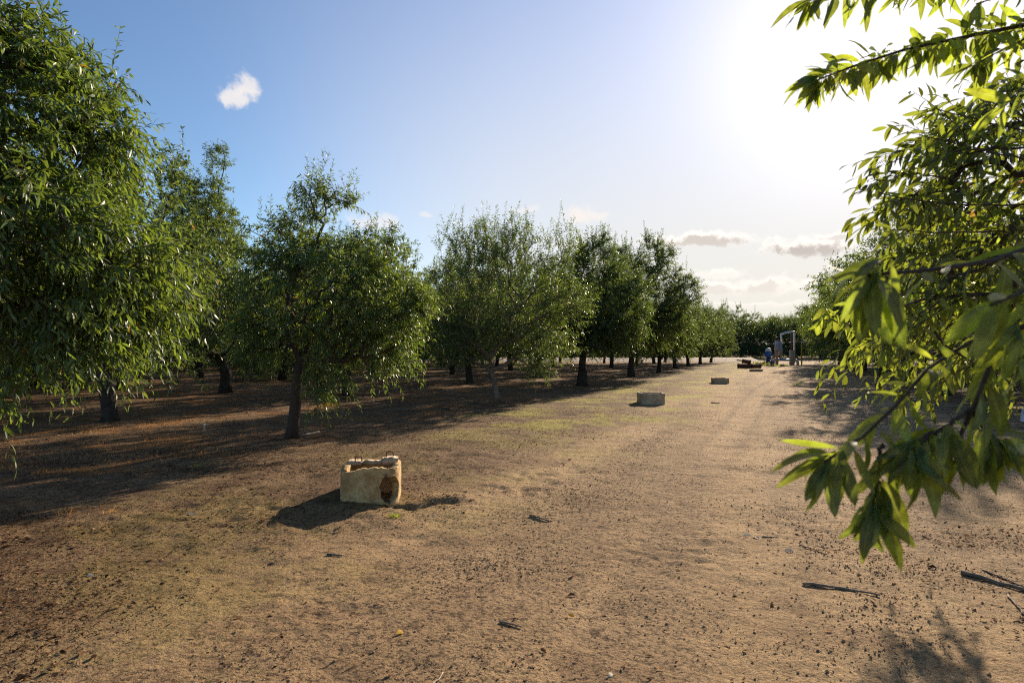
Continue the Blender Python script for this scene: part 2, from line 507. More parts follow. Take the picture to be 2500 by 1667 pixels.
def ground_mat():
    m, g = new_mat("orchard_soil")
    geo = g.n('ShaderNodeNewGeometry'); P = geo.outputs['Position']
    dp = g.n('ShaderNodeVectorMath', operation='DOT_PRODUCT'); g.link(P, dp.inputs[0])
    dp.inputs[1].default_value = (V[0], V[1], 0)
    ds = g.n('ShaderNodeVectorMath', operation='DOT_PRODUCT'); g.link(P, ds.inputs[0])
    ds.inputs[1].default_value = (U[0], U[1], 0)
    p0, s0 = dp.outputs['Value'], ds.outputs['Value']
    big = g.noise(P, 0.35, 5, 0.6)
    mid = g.noise(P, 1.6, 6, 0.62)
    fine = g.noise(P, 14, 6, 0.65)
    grain = g.noise(P, 120, 3, 0.6)
    p = g.math('ADD', p0, g.math('MULTIPLY', g.math('SUBTRACT', mid, 0.5), 3.4))
    p = g.math('ADD', p, g.math('MULTIPLY', g.math('SUBTRACT', fine, 0.5), 1.6))
    sand = g.mix(g.ramp(mid, 0.35, 0.65), (0.49, 0.33, 0.172), (0.39, 0.255, 0.13))
    sand = g.mix(g.math('MULTIPLY', g.ramp(big, 0.45, 0.65), 0.55), sand, (0.52, 0.355, 0.195))
    # damp, trodden patches along the wheel lines
    damp = g.ramp(g.noise(P, 0.8, 5, 0.6), 0.53, 0.66)
    sand = g.mix(g.math('MULTIPLY', damp, 0.5), sand, (0.23, 0.14, 0.075))
    # rough and smooth bands drawn out along the wheel lines
    cv = g.n('ShaderNodeCombineXYZ'); g.link(g.math('MULTIPLY', p0, 0.95), cv.inputs[0]); g.link(g.math('MULTIPLY', s0, 0.09), cv.inputs[1])
    band = g.noise(cv.outputs[0], 1.0, 4, 0.55, 0.4)
    rough_ = g.ramp(band, 0.42, 0.62)
    sand = g.mix(g.math('MULTIPLY', rough_, 0.42), sand, (0.24, 0.15, 0.085))
    sand = g.mix(g.math('MULTIPLY', g.ramp(band, 0.42, 0.3), 0.5), sand, (0.50, 0.345, 0.195))
    gr2 = g.noise(P, 30, 5, 0.72)
    # pale tyre lines winding to the far end
    for off in (-0.75, 0.85):
        ln = g.math('ADD', g.math('MULTIPLY', g.math('SUBTRACT', s0, 24.0), 0.035), off)
        ln = g.math('ADD', ln, g.math('MULTIPLY', g.math('SINE', g.math('MULTIPLY', s0, 0.16)), 0.22))
        dd_ = g.math('ABSOLUTE', g.math('SUBTRACT', g.math('ADD', p0, g.math('MULTIPLY', g.math('SUBTRACT', mid, 0.5), 0.35)), ln))
        fade = g.ramp(s0, 7.0, 18.0)
        sand = g.mix(g.math('MULTIPLY', g.math('MULTIPLY', g.ramp(dd_, 0.26, 0.12), fade), 0.45), sand, (0.50, 0.345, 0.195))
        edge_ = g.math('MULTIPLY', g.ramp(dd_, 0.22, 0.28), g.ramp(dd_, 0.5, 0.32))
        sand = g.mix(g.math('MULTIPLY', g.math('MULTIPLY', edge_, fade), 0.5), sand, (0.20, 0.125, 0.07))
    # litter on both sides
    lit = g.mix(g.ramp(fine, 0.38, 0.62), (0.062, 0.036, 0.021), (0.17, 0.097, 0.05))
    litm = g.math('MAXIMUM', g.ramp(p, -2.9, -4.3), g.ramp(p, 3.2, 5.5))
    spots = g.ramp(g.math('ADD', g.math('MULTIPLY', mid, 0.5), g.math('MULTIPLY', fine, 0.5)), 0.45, 0.58)
    col = g.mix(g.math('MULTIPLY', litm, g.math('ADD', 0.5, g.math('MULTIPLY', spots, 0.5))), sand, lit)
    gm = g.math('MULTIPLY', g.ramp(gr2, 0.49, 0.6), g.math('MAXIMUM', g.math('ADD', 0.42, g.math('MULTIPLY', rough_, 0.5)), g.math('MULTIPLY', litm, 0.95)))
    col = g.mix(gm, col, (0.062, 0.036, 0.021))
    gr3 = g.ramp(g.noise(P, 9, 6, 0.7), 0.56, 0.66)
    col = g.mix(g.math('MULTIPLY', gr3, g.math('ADD', 0.45, g.math('MULTIPLY', g.math('MAXIMUM', rough_, litm), 0.4))), col, (0.075, 0.045, 0.026))
    # low moss and short grass on the verge
    mossn = g.ramp(g.math('ADD', g.math('MULTIPLY', g.noise(P, 0.55, 4, 0.6), 0.7), g.math('MULTIPLY', fine, 0.3)), 0.47, 0.58)
    verge = g.math('MULTIPLY', g.ramp(p, -7.6, -6.0), g.ramp(p, -1.4, -3.2))
    vs = g.ramp(s0, 9.0, 15.0, 0.22, 1.0)
    col = g.mix(g.math('MULTIPLY', g.math('MULTIPLY', mossn, verge), g.math('MULTIPLY', vs, 0.95)), col, (0.36, 0.31, 0.065))
    # dry orange grass and fallen leaves under the trees
    orch = g.ramp(p, -6.8, -8.5)
    straw = g.ramp(g.noise(P, 0.7, 5, 0.65), 0.48, 0.6)
    col = g.mix(g.math('MULTIPLY', g.math('MULTIPLY', straw, orch), 0.8), col, (0.27, 0.125, 0.04))
    # grains and specks
    col = g.mix(g.math('MULTIPLY', g.ramp(grain, 0.52, 0.68), 0.5), col, (0.16, 0.1, 0.06))
    vo = g.n('ShaderNodeTexVoronoi'); g.link(P, vo.inputs['Vector']); vo.inputs['Scale'].default_value = 38
    sel = g.n('ShaderNodeSeparateColor'); g.link(vo.outputs['Color'], sel.inputs[0])
    speck = g.math('MULTIPLY', g.math('GREATER_THAN', sel.outputs[0], 0.86), g.ramp(vo.outputs['Distance'], 0.42, 0.2))
    speck = g.math('MULTIPLY', speck, g.ramp(mid, 0.35, 0.6))
    col = g.mix(g.math('MULTIPLY', speck, 0.75), col, (0.07, 0.045, 0.03))
    b = g.n('ShaderNodeBsdfPrincipled'); g.link(col, b.inputs['Base Color'])
    b.inputs['Roughness'].default_value = 0.95; b.inputs['Specular IOR Level'].default_value = 0.12
    hgt = g.math('ADD', g.math('MULTIPLY', g.noise(P, 45, 5, 0.7), 0.7), g.math('MULTIPLY', g.noise(P, 11, 4, 0.6), 1.0))
    hgt = g.math('ADD', hgt, g.math('MULTIPLY', grain, 0.25))
    bp = g.n('ShaderNodeBump'); bp.inputs['Strength'].default_value = 1.0; bp.inputs['Distance'].default_value = 0.045
    g.link(hgt, bp.inputs['Height']); g.link(bp.outputs[0], b.inputs['Normal'])
    o = g.n('ShaderNodeOutputMaterial'); g.link(b.outputs[0], o.inputs[0])
    return m


M['ground'] = ground_mat()


# ------------------------------------------------------------------ ground
def build_ground():
    A = 2.2
    ty = np.linspace(-math.asinh(40 / A), math.asinh(420 / A), 1100)
    tx = np.linspace(-math.asinh(380 / A), math.asinh(380 / A), 1250)
    ys = 4.4 + A * np.sinh(ty); xs = A * np.sinh(tx)
    X, Y = np.meshgrid(xs, ys)
    sx = np.gradient(xs)[None, :]; sy = np.gradient(ys)[:, None]
    sp = np.maximum(sx, sy) + 0 * X
    far = np.clip((np.hypot(X, Y) - 120) / 100, 0, 1)
    Z = gh(X, Y) * (1 - far)
    Z += micro(X, Y, sp)
    v = np.stack([X, Y, Z], -1).reshape(-1, 3)
    ny, nx = X.shape
    i = (np.arange(ny - 1)[:, None] * nx + np.arange(nx - 1)[None, :])
    q = np.stack([i, i + 1, i + nx + 1, i + nx], -1).reshape(-1, 4)
    o = mesh_np("ground", v, [q], M['ground'])
    tag(o, kind='structure')


build_ground()

# low grey bank at the far end of the orchard
def build_bank():
    m = MB()
    xs = np.linspace(-190, 33, 150)
    prof = [(-4.5, -0.05), (-0.6, 0.42), (0.5, 0.46), (2.2, -0.05)]
    v = []
    for x in xs:
        for k, (dy, z) in enumerate(prof):
            v.append((x, 94 + dy + 0.25 * vnoise(x / 7, k * 3.0, 3), z + (0.05 * vnoise(x / 2.5, k * 5.0, 4) if z > 0 else 0)))
    n = len(prof)
    q = [(i * n + j, (i + 1) * n + j, (i + 1) * n + j + 1, i * n + j + 1) for i in range(len(xs) - 1) for j in range(n - 1)]
    m.add(v, q)
    o = m.build("bank", M['bank'])
    tag(o, kind='structure')


build_bank()


# ------------------------------------------------------------------ leaves and trees
def unit(a):
    return a / (np.linalg.norm(a, axis=-1, keepdims=True) + 1e-9)


def leaf_geo(P, D, N, L, W, stations=None, fold=0.35, curl=0.25, rng=None):
    """lanceolate leaves; returns verts and faces"""
    D = unit(D); N = unit(N - (N * D).sum(-1, keepdims=True) * D); B = np.cross(D, N)
    n = len(P); L = L[:, None]; W = W[:, None]
    if stations is None:
        cu = curl[:, None] if hasattr(curl, '__len__') else curl
        mid = P + D * L * 0.42 - N * L * cu * 0.18
        v = np.stack([P, mid + B * W + N * W * fold, mid, mid - B * W + N * W * fold, P + D * L * 0.96 - N * L * cu], 1).reshape(-1, 3)
        b = np.arange(n)[:, None] * 5
        t = np.concatenate([b + np.array([[0, 2, 1]]), b + np.array([[0, 3, 2]]), b + np.array([[1, 2, 4]]), b + np.array([[2, 3, 4]])])
        return v, [t]
    S = len(stations)
    cu = curl[:, None] if hasattr(curl, '__len__') else np.full((n, 1), curl)
    rows = []
    for s in stations:
        w = (s ** 0.75 * (1 - s) ** 0.85) / 0.33 if 0 < s < 1 else 0.03
        c = P + D * L * (s - 0.12 * s * s) - N * L * cu * s * s
        wave = 0.0
        if rng is not None: wave = rng.normal(0, 0.08, (n, 1)) * W * (0 < s < 1)
        rows += [c + B * W * w + N * W * w * fold, c + N * wave, c - B * W * w + N * W * w * fold]
    v = np.stack(rows, 1).reshape(-1, 3)
    base = np.arange(n)[:, None] * (3 * S)
    q = []
    for k in range(S - 1):
        for j in (0, 1):
            q.append(base + np.array([[3 * k + j, 3 * k + j + 1, 3 * k + 4 + j, 3 * k + 3 + j]]))
    return v, [np.concatenate(q)]


def shoots_geo(O, D, SL, nl, rng, leaf_len, leaf_w, droop, stations=None, hang=0.45, stem_r=0.003, spread=0.85):
    """leafy shoots: returns leaf verts/faces and stem verts/faces"""
    S = len(O); D = unit(D)
    t = np.linspace(0.06, 1.0, nl)[None, :] + rng.uniform(-0.03, 0.03, (S, nl))
    t = np.clip(t, 0.02, 1)
    g = np.array([0, 0, -1.0])
    dr = droop * rng.uniform(0.4, 1.5, (S, 1, 1))
    pos = O[:, None, :] + D[:, None, :] * (SL[:, None] * t)[..., None] + g * dr * (SL[:, None] * t * t)[..., None]
    tan = unit(D[:, None, :] + g * dr * 2 * t[..., None])
    ref = np.where(np.abs(tan[..., 2:3]) < 0.9, np.array([0, 0, 1.0]), np.array([1.0, 0, 0]))
    a = unit(np.cross(tan, ref)); b = np.cross(tan, a)
    phi = (np.arange(nl)[None, :] * 2.4 + rng.uniform(0, 6.28, (S, 1)))
    rad = np.cos(phi)[..., None] * a + np.sin(phi)[..., None] * b
    ld = unit(tan * 0.75 + rad * spread + g * hang + rng.normal(0, 0.22, (S, nl, 3)))
    up = np.array([0, 0, 1.0]) + rng.normal(0, 0.55, (S, nl, 3)) + rad * 0.3
    LL = leaf_len * rng.uniform(0.65, 1.2, (S, nl)) * (1 - 0.35 * np.abs(t - 0.45))
    WW = LL * leaf_w * rng.uniform(0.85, 1.15, (S, nl))
    cu = rng.uniform(0.0, 0.35, S * nl)
    lv, lf = leaf_geo(pos.reshape(-1, 3), ld.reshape(-1, 3), up.reshape(-1, 3), LL.ravel(), WW.ravel(), stations, 0.3, cu, rng if stations is not None else None)
    # stems: three-sided tapering tubes
    ts = np.array([0, 0.35, 0.7, 1.0])
    sp = O[:, None, :] + D[:, None, :] * (SL[:, None] * ts)[..., None] + g * dr * (SL[:, None] * ts * ts)[..., None]
    r = stem_r * np.array([1.0, 0.8, 0.6, 0.3])
    a0 = unit(np.cross(D, np.array([0.3, 0.2, 1.0]))); b0 = np.cross(D, a0)
    th = np.array([0, 2.09, 4.19])
    ring = np.cos(th)[None, :, None] * a0[:, None, :] + np.sin(th)[None, :, None] * b0[:, None, :]
    sv = (sp[:, :, None, :] + r[None, :, None, None] * ring[:, None, :, :]).reshape(-1, 3)
    base = (np.arange(S) * 12)[:, None]
    q = np.concatenate([base + np.array([[k * 3 + j, k * 3 + (j + 1) % 3, k * 3 + 3 + (j + 1) % 3, k * 3 + 3 + j]]) for k in range(3) for j in range(3)])
    return lv, lf, sv, [q]


def grow(trunk, tips, bf, fork):
    """connect crown points to the trunk by a path-balanced spanning tree"""
    P = [np.asarray(q, float) for q in trunk]; par = [i - 1 for i in range(len(trunk))]
    plen = [0.0] * len(trunk)
    T = np.asarray(tips, float); n = len(T)
    best = np.full(n, 1e9); bi = np.zeros(n, int); done = np.zeros(n, bool)

    def relax(i):
        d = np.linalg.norm(T - P[i], axis=1)
        c = d + bf * (plen[i] + d)
        c = c + np.where(T[:, 2] < P[i][2] - 0.1, 0.35 * d, 0)
        up = (c < best) & ~done
        best[up] = c[up]; bi[up] = i
    for i in range(fork, len(trunk)): relax(i)
    for _ in range(n):
        j = int(np.argmin(np.where(done, 1e12, best)))
        done[j] = True
        i = int(bi[j])
        P.append(T[j]); par.append(i); plen.append(plen[i] + np.linalg.norm(T[j] - P[i]))
        relax(len(P) - 1)
    return np.array(P), np.array(par)


def branch_mesh(P, par, nt, trunk_r, tip_r, rng, expo=0.5, wob=0.03):
    """two MBs: trunk and limbs"""
    n = len(P); w = np.zeros(n); kids = [[] for _ in range(n)]
    for i in range(n - 1, 0, -1): kids[par[i]].append(i)
    for i in range(n - 1, -1, -1):
        if not kids[i]: w[i] = 1
        if par[i] >= 0: w[par[i]] += w[i]
    rad = tip_r * w ** expo
    mx = trunk_r[-1] * 0.8
    rad = np.minimum(rad, mx)
    rad[:nt] = trunk_r
    tr = MB()
    pts = P[:nt]
    tr.tube(pts, rad[:nt], 14)
    lm = MB()
    starts = []
    for i in range(n):
        ks = sorted(kids[i], key=lambda c: -w[c])
        if i < nt:
            starts += [(i, k) for k in ks if k >= nt]
        else:
            starts += [(i, k) for k in ks[1:]]
    for a, c in starts:
        ch = [P[a], P[c]]; rr = [min(rad[a], rad[c] * 1.25), rad[c]]
        cur = c
        while True:
            ks = kids[cur]
            if not ks: break
            nx = max(ks, key=lambda k: w[k])
            ch.append(P[nx]); rr.append(rad[nx]); cur = nx
        ch = np.array(ch); rr = np.array(rr)
        # insert bent midpoints
        q = [ch[0]]; r2 = [rr[0]]
        for k in range(1, len(ch)):
            d = np.linalg.norm(ch[k] - ch[k - 1])
            if d > 0.12:
                q.append((ch[k] + ch[k - 1]) / 2 + rng.normal(0, wob, 3) * d * 2); r2.append((rr[k] + rr[k - 1]) / 2)
            q.append(ch[k]); r2.append(rr[k])
        r2[-1] *= 0.5
        lm.tube(q, r2, 7 if rr[0] > 0.03 else (5 if rr[0] > 0.012 else 4), cap=False)
    return tr, lm, rad, kids


def sample_lobes(lobes, n, rng):
    """lobe = (cx,cy,cz, rx,ry,rz[, weight]); points biased to the outside"""
    vol = np.array([l[3] * l[4] * l[5] * (l[6] if len(l) > 6 else 1) for l in lobes]) ** 0.85
    cnt = np.maximum(4, (n * vol / vol.sum())).astype(int)
    out = []
    for l, c in zip(lobes, cnt):
        d = unit(rng.normal(0, 1, (c, 3)))
        r = rng.uniform(0.12, 1.0, (c, 1)) ** 0.5
        out.append(np.array(l[:3]) + d * r * np.array(l[3:6]))
    return np.concatenate(out)


def make_tree(name, seed, trunk, trunk_r, lobes, n_tips, fork=2, bf=0.35, tip_r=0.007, shoots=3, nl=13, shoot_len=0.42,
              leaf_len=0.1, leaf_w=0.15, droop=0.35, upb=0.25, hang=0.4, mat='leaf', bark='bark', stations=None, spikes=0, zmin=0.7, wob=0.05):
    """an Empty at the trunk's foot > trunk, limbs, crown"""
    rng = rs(seed)
    tips = sample_lobes(lobes, n_tips, rng)
    tips = tips[tips[:, 2] > zmin]
    P, par = grow(trunk, tips, bf, fork)
    nt = len(trunk)
    tr, lm, rad, kids = branch_mesh(P, par, nt, np.array(trunk_r, float), tip_r, rng, wob=wob)
    root = empty(name, (0, 0, 0))
    # crown points carry shoots
    idx = np.arange(nt, len(P))
    idx = idx[rad[idx] < 0.05]
    cen = np.mean(tips, axis=0)
    O = np.repeat(P[idx], shoots, 0)
    pd = np.repeat(unit(P[idx] - P[par[idx]]), shoots, 0)
    outw = unit(O - cen)
    D = pd * 0.5 + outw * 0.55 + np.array([0, 0, upb]) + rng.normal(0, 0.5, O.shape)
    SL = shoot_len * rng.uniform(0.5, 1.35, len(O))
    lv, lf, sv, sf = shoots_geo(O, D, SL, nl, rng, leaf_len, leaf_w, droop, stations, hang)
    if spikes:      # long upright water shoots on top of the crown
        top = idx[np.argsort(-P[idx, 2] + rng.normal(0, 0.5, len(idx)))[:spikes]]
        O2 = P[top]; D2 = np.array([0, 0, 1.0]) + rng.normal(0, 0.16, O2.shape)
        SL2 = rng.uniform(0.6, 1.1, len(O2)) * shoot_len * 1.9
        lv2, lf2, sv2, sf2 = shoots_geo(O2, D2, SL2, 26, rng, leaf_len * 0.9, leaf_w, 0.03, stations, 0.15, spread=0.7)
        lf = [np.concatenate([lf[0], lf2[0] + len(lv)])]; lv = np.concatenate([lv, lv2])
        sf = [np.concatenate([sf[0], sf2[0] + len(sv)])]; sv = np.concatenate([sv, sv2])
    lm.add(sv, sf[0])
    tr.build("trunk", M[bark], root, True)
    lm.build("limbs", M[bark], root, True)
    mesh_np("crown", lv, lf, M[mat], root)
    return root


def local(base, px, py, Y0):
    """photo point at depth Y0 relative to a tree's foot"""
    q = at(px, py, Y0)
    return q[0] - base[0], q[2]


D_ = 2500 / 2352.0     # my measuring grid


def L(base, x, y, rx, ry, rz, dy=0.0, w=1.0):
    """lobe measured in the photograph, given true size and depth"""
    k = D_ / F * base[1]
    cx, cz = local(base, x * D_, y * D_, base[1])
    return (cx, dy, cz, rx * k, ry, rz * k, w)


# --- front row, third tree position: the drooping young tree with leaning plume
b3 = np.array([-3.98, 12.4])
def trunk_pts(base, pts, Y=None):
    out = []
    for (x, y) in pts:
        cx, cz = local(base, x * D_, y * D_, base[1]); out.append((cx, 0.0, cz))
    out[0] = (out[0][0], 0, -0.05)
    return out


tree3 = make_tree("almond_tree", 31, trunk_pts(b3, [(671, 1006), (674, 975), (678, 940), (680, 900), (684, 870), (690, 830)]),
    [0.15, 0.108, 0.1, 0.095, 0.08, 0.068],
    [L(b3, 735, 690, 170, 1.35, 140, 0, 0.75), L(b3, 705, 560, 70, 0.6, 90), L(b3, 733, 470, 36, 0.3, 55, -0.1, 2.2), L(b3, 785, 470, 36, 0.25, 16, 0, 2.5),
     L(b3, 620, 575, 55, 0.6, 90, 0.2), L(b3, 880, 700, 100, 0.9, 100, 0.1), L(b3, 955, 700, 40, 0.5, 40, -0.2, 1.6), L(b3, 850, 600, 70, 0.6, 75, 0.3), L(b3, 890, 545, 16, 0.2, 30, 0.3, 2),
     L(b3, 765, 850, 45, 0.6, 65, -0.2), L(b3, 605, 760, 55, 0.8, 80), L(b3, 880, 800, 70, 0.7, 60), L(b3, 745, 950, 14, 0.2, 25, -0.3, 2)],
    950, fork=3, bf=0.3, shoots=3, nl=15, shoot_len=0.38, leaf_len=0.11, leaf_w=0.125, droop=0.38, hang=0.5, mat='leaf', bark='bark_young', zmin=0.55, spikes=32)
tree3.location = (b3[0], b3[1], gz(*b3))
tag(tree3, "young drooping almond tree with leaning top plume, nearest whole tree", "tree", "almond trees of the left orchard")

b4 = np.array([-0.48, 21.0])
tree4 = make_tree("almond_tree", 44, trunk_pts(b4, [(1141, 923), (1139, 900), (1136, 880), (1131, 862), (1128, 850)]),
    [0.12, 0.088, 0.083, 0.08, 0.075],
    [L(b4, 1140, 690, 170, 2.0, 120), L(b4, 1040, 590, 40, 0.8, 70, 0.2, 0.7), L(b4, 1110, 570, 50, 0.9, 70, 0, 0.7), L(b4, 1190, 575, 45, 0.9, 65, -0.3, 0.7),
     L(b4, 1290, 580, 36, 0.7, 60, 0.2, 0.7), L(b4, 1290, 700, 60, 1.0, 60, 0, 1.1), L(b4, 1080, 780, 100, 1.4, 60), L(b4, 1240, 790, 80, 1.2, 55), L(b4, 1230, 850, 40, 0.8, 25, -0.6, 1.3)],
    1050, fork=2, bf=0.5, shoots=4, nl=13, shoot_len=0.5, leaf_len=0.11, leaf_w=0.15, droop=0.12, upb=0.65, hang=0.3, mat='leaf', bark='bark_pale', spikes=130, zmin=0.8)
tree4.location = (b4[0], b4[1], gz(*b4))
tag(tree4, "vase shaped almond tree with slim pale trunk and spiky upright top shoots", "tree", "almond trees of the left orchard")

b5 = np.array([3.1, 30.3])
tree5 = make_tree("almond_tree", 55, trunk_pts(b5, [(1337, 885), (1337, 870), (1338, 858), (1338, 850)]),
    [0.29, 0.225, 0.215, 0.21],
    [L(b5, 1345, 720, 120, 2.6, 100), L(b5, 1370, 610, 60, 1.2, 60), L(b5, 1300, 640, 50, 1.2, 55), L(b5, 1430, 690, 60, 1.6, 90), L(b5, 1360, 765, 110, 2.0, 45), L(b5, 1385, 575, 16, 0.4, 30, 0, 2), L(b5, 1340, 580, 14, 0.4, 26, 0, 2)],
    1150, fork=1, bf=0.7, shoots=4, nl=13, shoot_len=0.55, leaf_len=0.14, leaf_w=0.19, droop=0.3, upb=0.3, mat='leaf_far', bark='bark', spikes=60, zmin=1.75)
tree5.location = (b5[0], b5[1], gz(*b5))
tag(tree5, "old almond tree with thick V forked trunk, right of the pale trunked tree", "tree", "almond trees of the left orchard")

b6 = np.array([6.9, 39.8])
tree6 = make_tree("almond_tree", 66, trunk_pts(b6, [(1450, 868), (1450, 858), (1449, 850), (1449, 843)]),
    [0.29, 0.215, 0.21, 0.2],
    [L(b6, 1470, 700, 120, 3.0, 95), L(b6, 1430, 620, 50, 1.4, 50), L(b6, 1500, 610, 45, 1.3, 50), L(b6, 1555, 690, 45, 1.6, 70), L(b6, 1470, 755, 100, 2.4, 45),
     L(b6, 1490, 565, 10, 0.3, 22, 0, 3), L(b6, 1512, 565, 8, 0.3, 20, 0, 3), L(b6, 1543, 590, 10, 0.3, 16, 0, 3), L(b6, 1590, 660, 10, 0.4, 20, 0, 3)],
    1150, fork=1, bf=0.7, shoots=4, nl=13, shoot_len=0.62, leaf_len=0.155, leaf_w=0.2, droop=0.25, upb=0.35, mat='leaf_far', bark='bark', spikes=60, zmin=1.9)
tree6.location = (b6[0], b6[1], gz(*b6))
tag(tree6, "tall old almond tree with Y shaped trunk, last high crown before the low trees", "tree", "almond trees of the left orchard")

# --- near tree at the left edge: trunk out of frame, hanging leaves fill the corner
b0 = np.array([-6.6, 5.6])
def W0(x, y, Y, rx, ry, rz, w=1.0):
    k = D_ / F * Y
    q = at(x * D_, y * D_, Y)
    return (q[0] - b0[0], q[1] - b0[1], q[2], rx * k, ry, rz * k, w)


tree0 = make_tree("almond_tree", 10, [(0, 0, -0.05), (0.05, 0.02, 0.4), (0.1, 0.05, 0.8), (0.15, 0.1, 1.2)], [0.24, 0.2, 0.18, 0.16],
    [W0(60, 300, 6.2, 170, 1.1, 230), W0(130, 540, 6.0, 170, 1.1, 150), W0(265, 620, 6.0, 80, 0.8, 100), W0(150, 720, 6.2, 190, 1.0, 90), W0(250, 705, 6.2, 80, 0.8, 65),
     W0(165, 200, 6.4, 55, 0.7, 90), W0(40, 120, 6.2, 90, 0.8, 90), W0(240, 300, 6.3, 34, 0.5, 50), W0(-300, 450, 5.6, 240, 2.2, 330), W0(15, 850, 5.8, 30, 0.4, 60), W0(365, 590, 5.9, 28, 0.3, 22, 2.0), W0(235, 800, 6.0, 40, 0.4, 30)],
    1000, fork=2, bf=0.3, shoots=4, nl=15, shoot_len=0.38, leaf_len=0.12, leaf_w=0.11, droop=0.42, hang=0.55, mat='leaf', bark='bark_young', spikes=10, zmin=0.7,
    stations=(0, 0.3, 0.65, 1.0))
tree0.location = (b0[0], b0[1], 0)
tag(tree0, "near almond tree with long drooping sunlit leaves filling the left edge", "tree", "almond trees of the left orchard")

# --- tall tree of the third row with two plumes
b2 = np.array([-10.5, 24.9])
tree2 = make_tree("almond_tree", 22, trunk_pts(b2, [(518, 900), (519, 880), (520, 860), (512, 840), (505, 820)]), [0.27, 0.205, 0.2, 0.19, 0.18],
    [L(b2, 460, 620, 120, 2.4, 130), L(b2, 405, 400, 26, 0.5, 36, 0, 1.5), L(b2, 425, 450, 32, 0.6, 45, 0, 1.3), L(b2, 498, 370, 24, 0.45, 42, 0, 1.6), L(b2, 475, 440, 40, 0.7, 50, 0, 1.2), L(b2, 450, 500, 80, 1.4, 60), L(b2, 500, 540, 50, 1.2, 70),
     L(b2, 430, 760, 110, 2.0, 60), L(b2, 560, 700, 60, 1.4, 90)],
    1250, fork=2, bf=0.5, shoots=4, nl=14, shoot_len=0.5, leaf_len=0.13, leaf_w=0.16, droop=0.4, upb=0.15, hang=0.5, mat='leaf', bark='bark', zmin=1.3)
tree2.location = (b2[0], b2[1], gz(*b2))
tag(tree2, "tallest almond tree left of centre, two ragged plumes above a leaning black trunk", "tree", "almond trees of the left orchard")

# --- generic orchard trees
def generic(seed, H, RR, tr, mat='leaf_far', spikes=60, n=800, bf=0.6, zmin=1.05, low=False):
    rng = rs(seed)
    lobes = [(0, 0, H * 0.58, RR * 0.8, RR * 0.8, H * 0.3)]
    for k in range(7):
        a = k * 0.9 + rng.uniform(-0.3, 0.3); q = RR * rng.uniform(0.5, 0.68)
        lobes.append((q * math.cos(a), q * math.sin(a), H * rng.uniform(0.42, 0.72), RR * rng.uniform(0.28, 0.42), RR * rng.uniform(0.28, 0.42), H * rng.uniform(0.14, 0.22), 1.1))
    for k in range(5):
        a = rng.uniform(0, 6.28); q = RR * rng.uniform(0.1, 0.6)
        lobes.append((q * math.cos(a), q * math.sin(a), H * rng.uniform(0.78, 0.9), RR * 0.14, RR * 0.14, H * 0.1, 2.2))
    for k in range(4):
        a = rng.uniform(0, 6.28); q = RR * rng.uniform(0.6, 0.9)
        lobes.append((q * math.cos(a), q * math.sin(a), H * rng.uniform(0.2, 0.34), RR * 0.16, RR * 0.16, H * 0.08, 1.6))
    for k in range(4):
        a = rng.uniform(0, 6.28); q = RR * rng.uniform(0.85, 1.0)
        lobes.append((q * math.cos(a), q * math.sin(a), H * rng.uniform(0.45, 0.75), RR * 0.12, RR * 0.12, H * 0.05, 2.5))
    if low:
        for k in range(6):
            a = k * 1.05; lobes.append((RR * 0.62 * math.cos(a), RR * 0.62 * math.sin(a), H * 0.2, RR * 0.4, RR * 0.4, H * 0.17, 1.0))
    lean = rng.uniform(-0.12, 0.12, 2)
    t = [(0, 0, -0.05), (lean[0] * 0.1, lean[1] * 0.1, 0.12), (lean[0] * 0.5, lean[1] * 0.5, 0.4), (lean[0] + 0.03, lean[1], 0.75), (lean[0] * 1.6, lean[1] * 1.6, 1.05)]
    return make_tree("almond_tree", seed, t, [tr * 1.3, tr * 1.05, tr * 0.92, tr * 0.88, tr * 0.9], lobes, n, fork=3, bf=bf, shoots=4, nl=12, shoot_len=0.58,
                     leaf_len=0.155, leaf_w=0.2, droop=0.3, upb=0.3, mat=mat, spikes=spikes, zmin=zmin, tip_r=0.009)


protos = [generic(101, 6.3, 3.5, 0.19), generic(202, 5.9, 3.7, 0.17, 'leaf'), generic(303, 6.9, 3.4, 0.2),
          generic(404, 6.4, 3.7, 0.22, 'leaf_far', 20, 800, 0.6, 0.25, True), generic(505, 5.8, 3.9, 0.22, 'leaf_far', 30, 800, 0.6, 0.25, True)]
used = [False] * 5


def plant(k, x, y, scale, rz, label, group):
    if not used[k]:
        o = protos[k]; used[k] = True
    else:
        o = copy_tree(protos[k])
    o.location = (x, y, gz(x, y) if math.hypot(x, y) < 120 else 0)
    o.scale = (scale * 1.0, scale * 1.0, scale)
    o.rotation_euler = (0, 0, rz)
    tag(o, label, "tree", group)
    return o


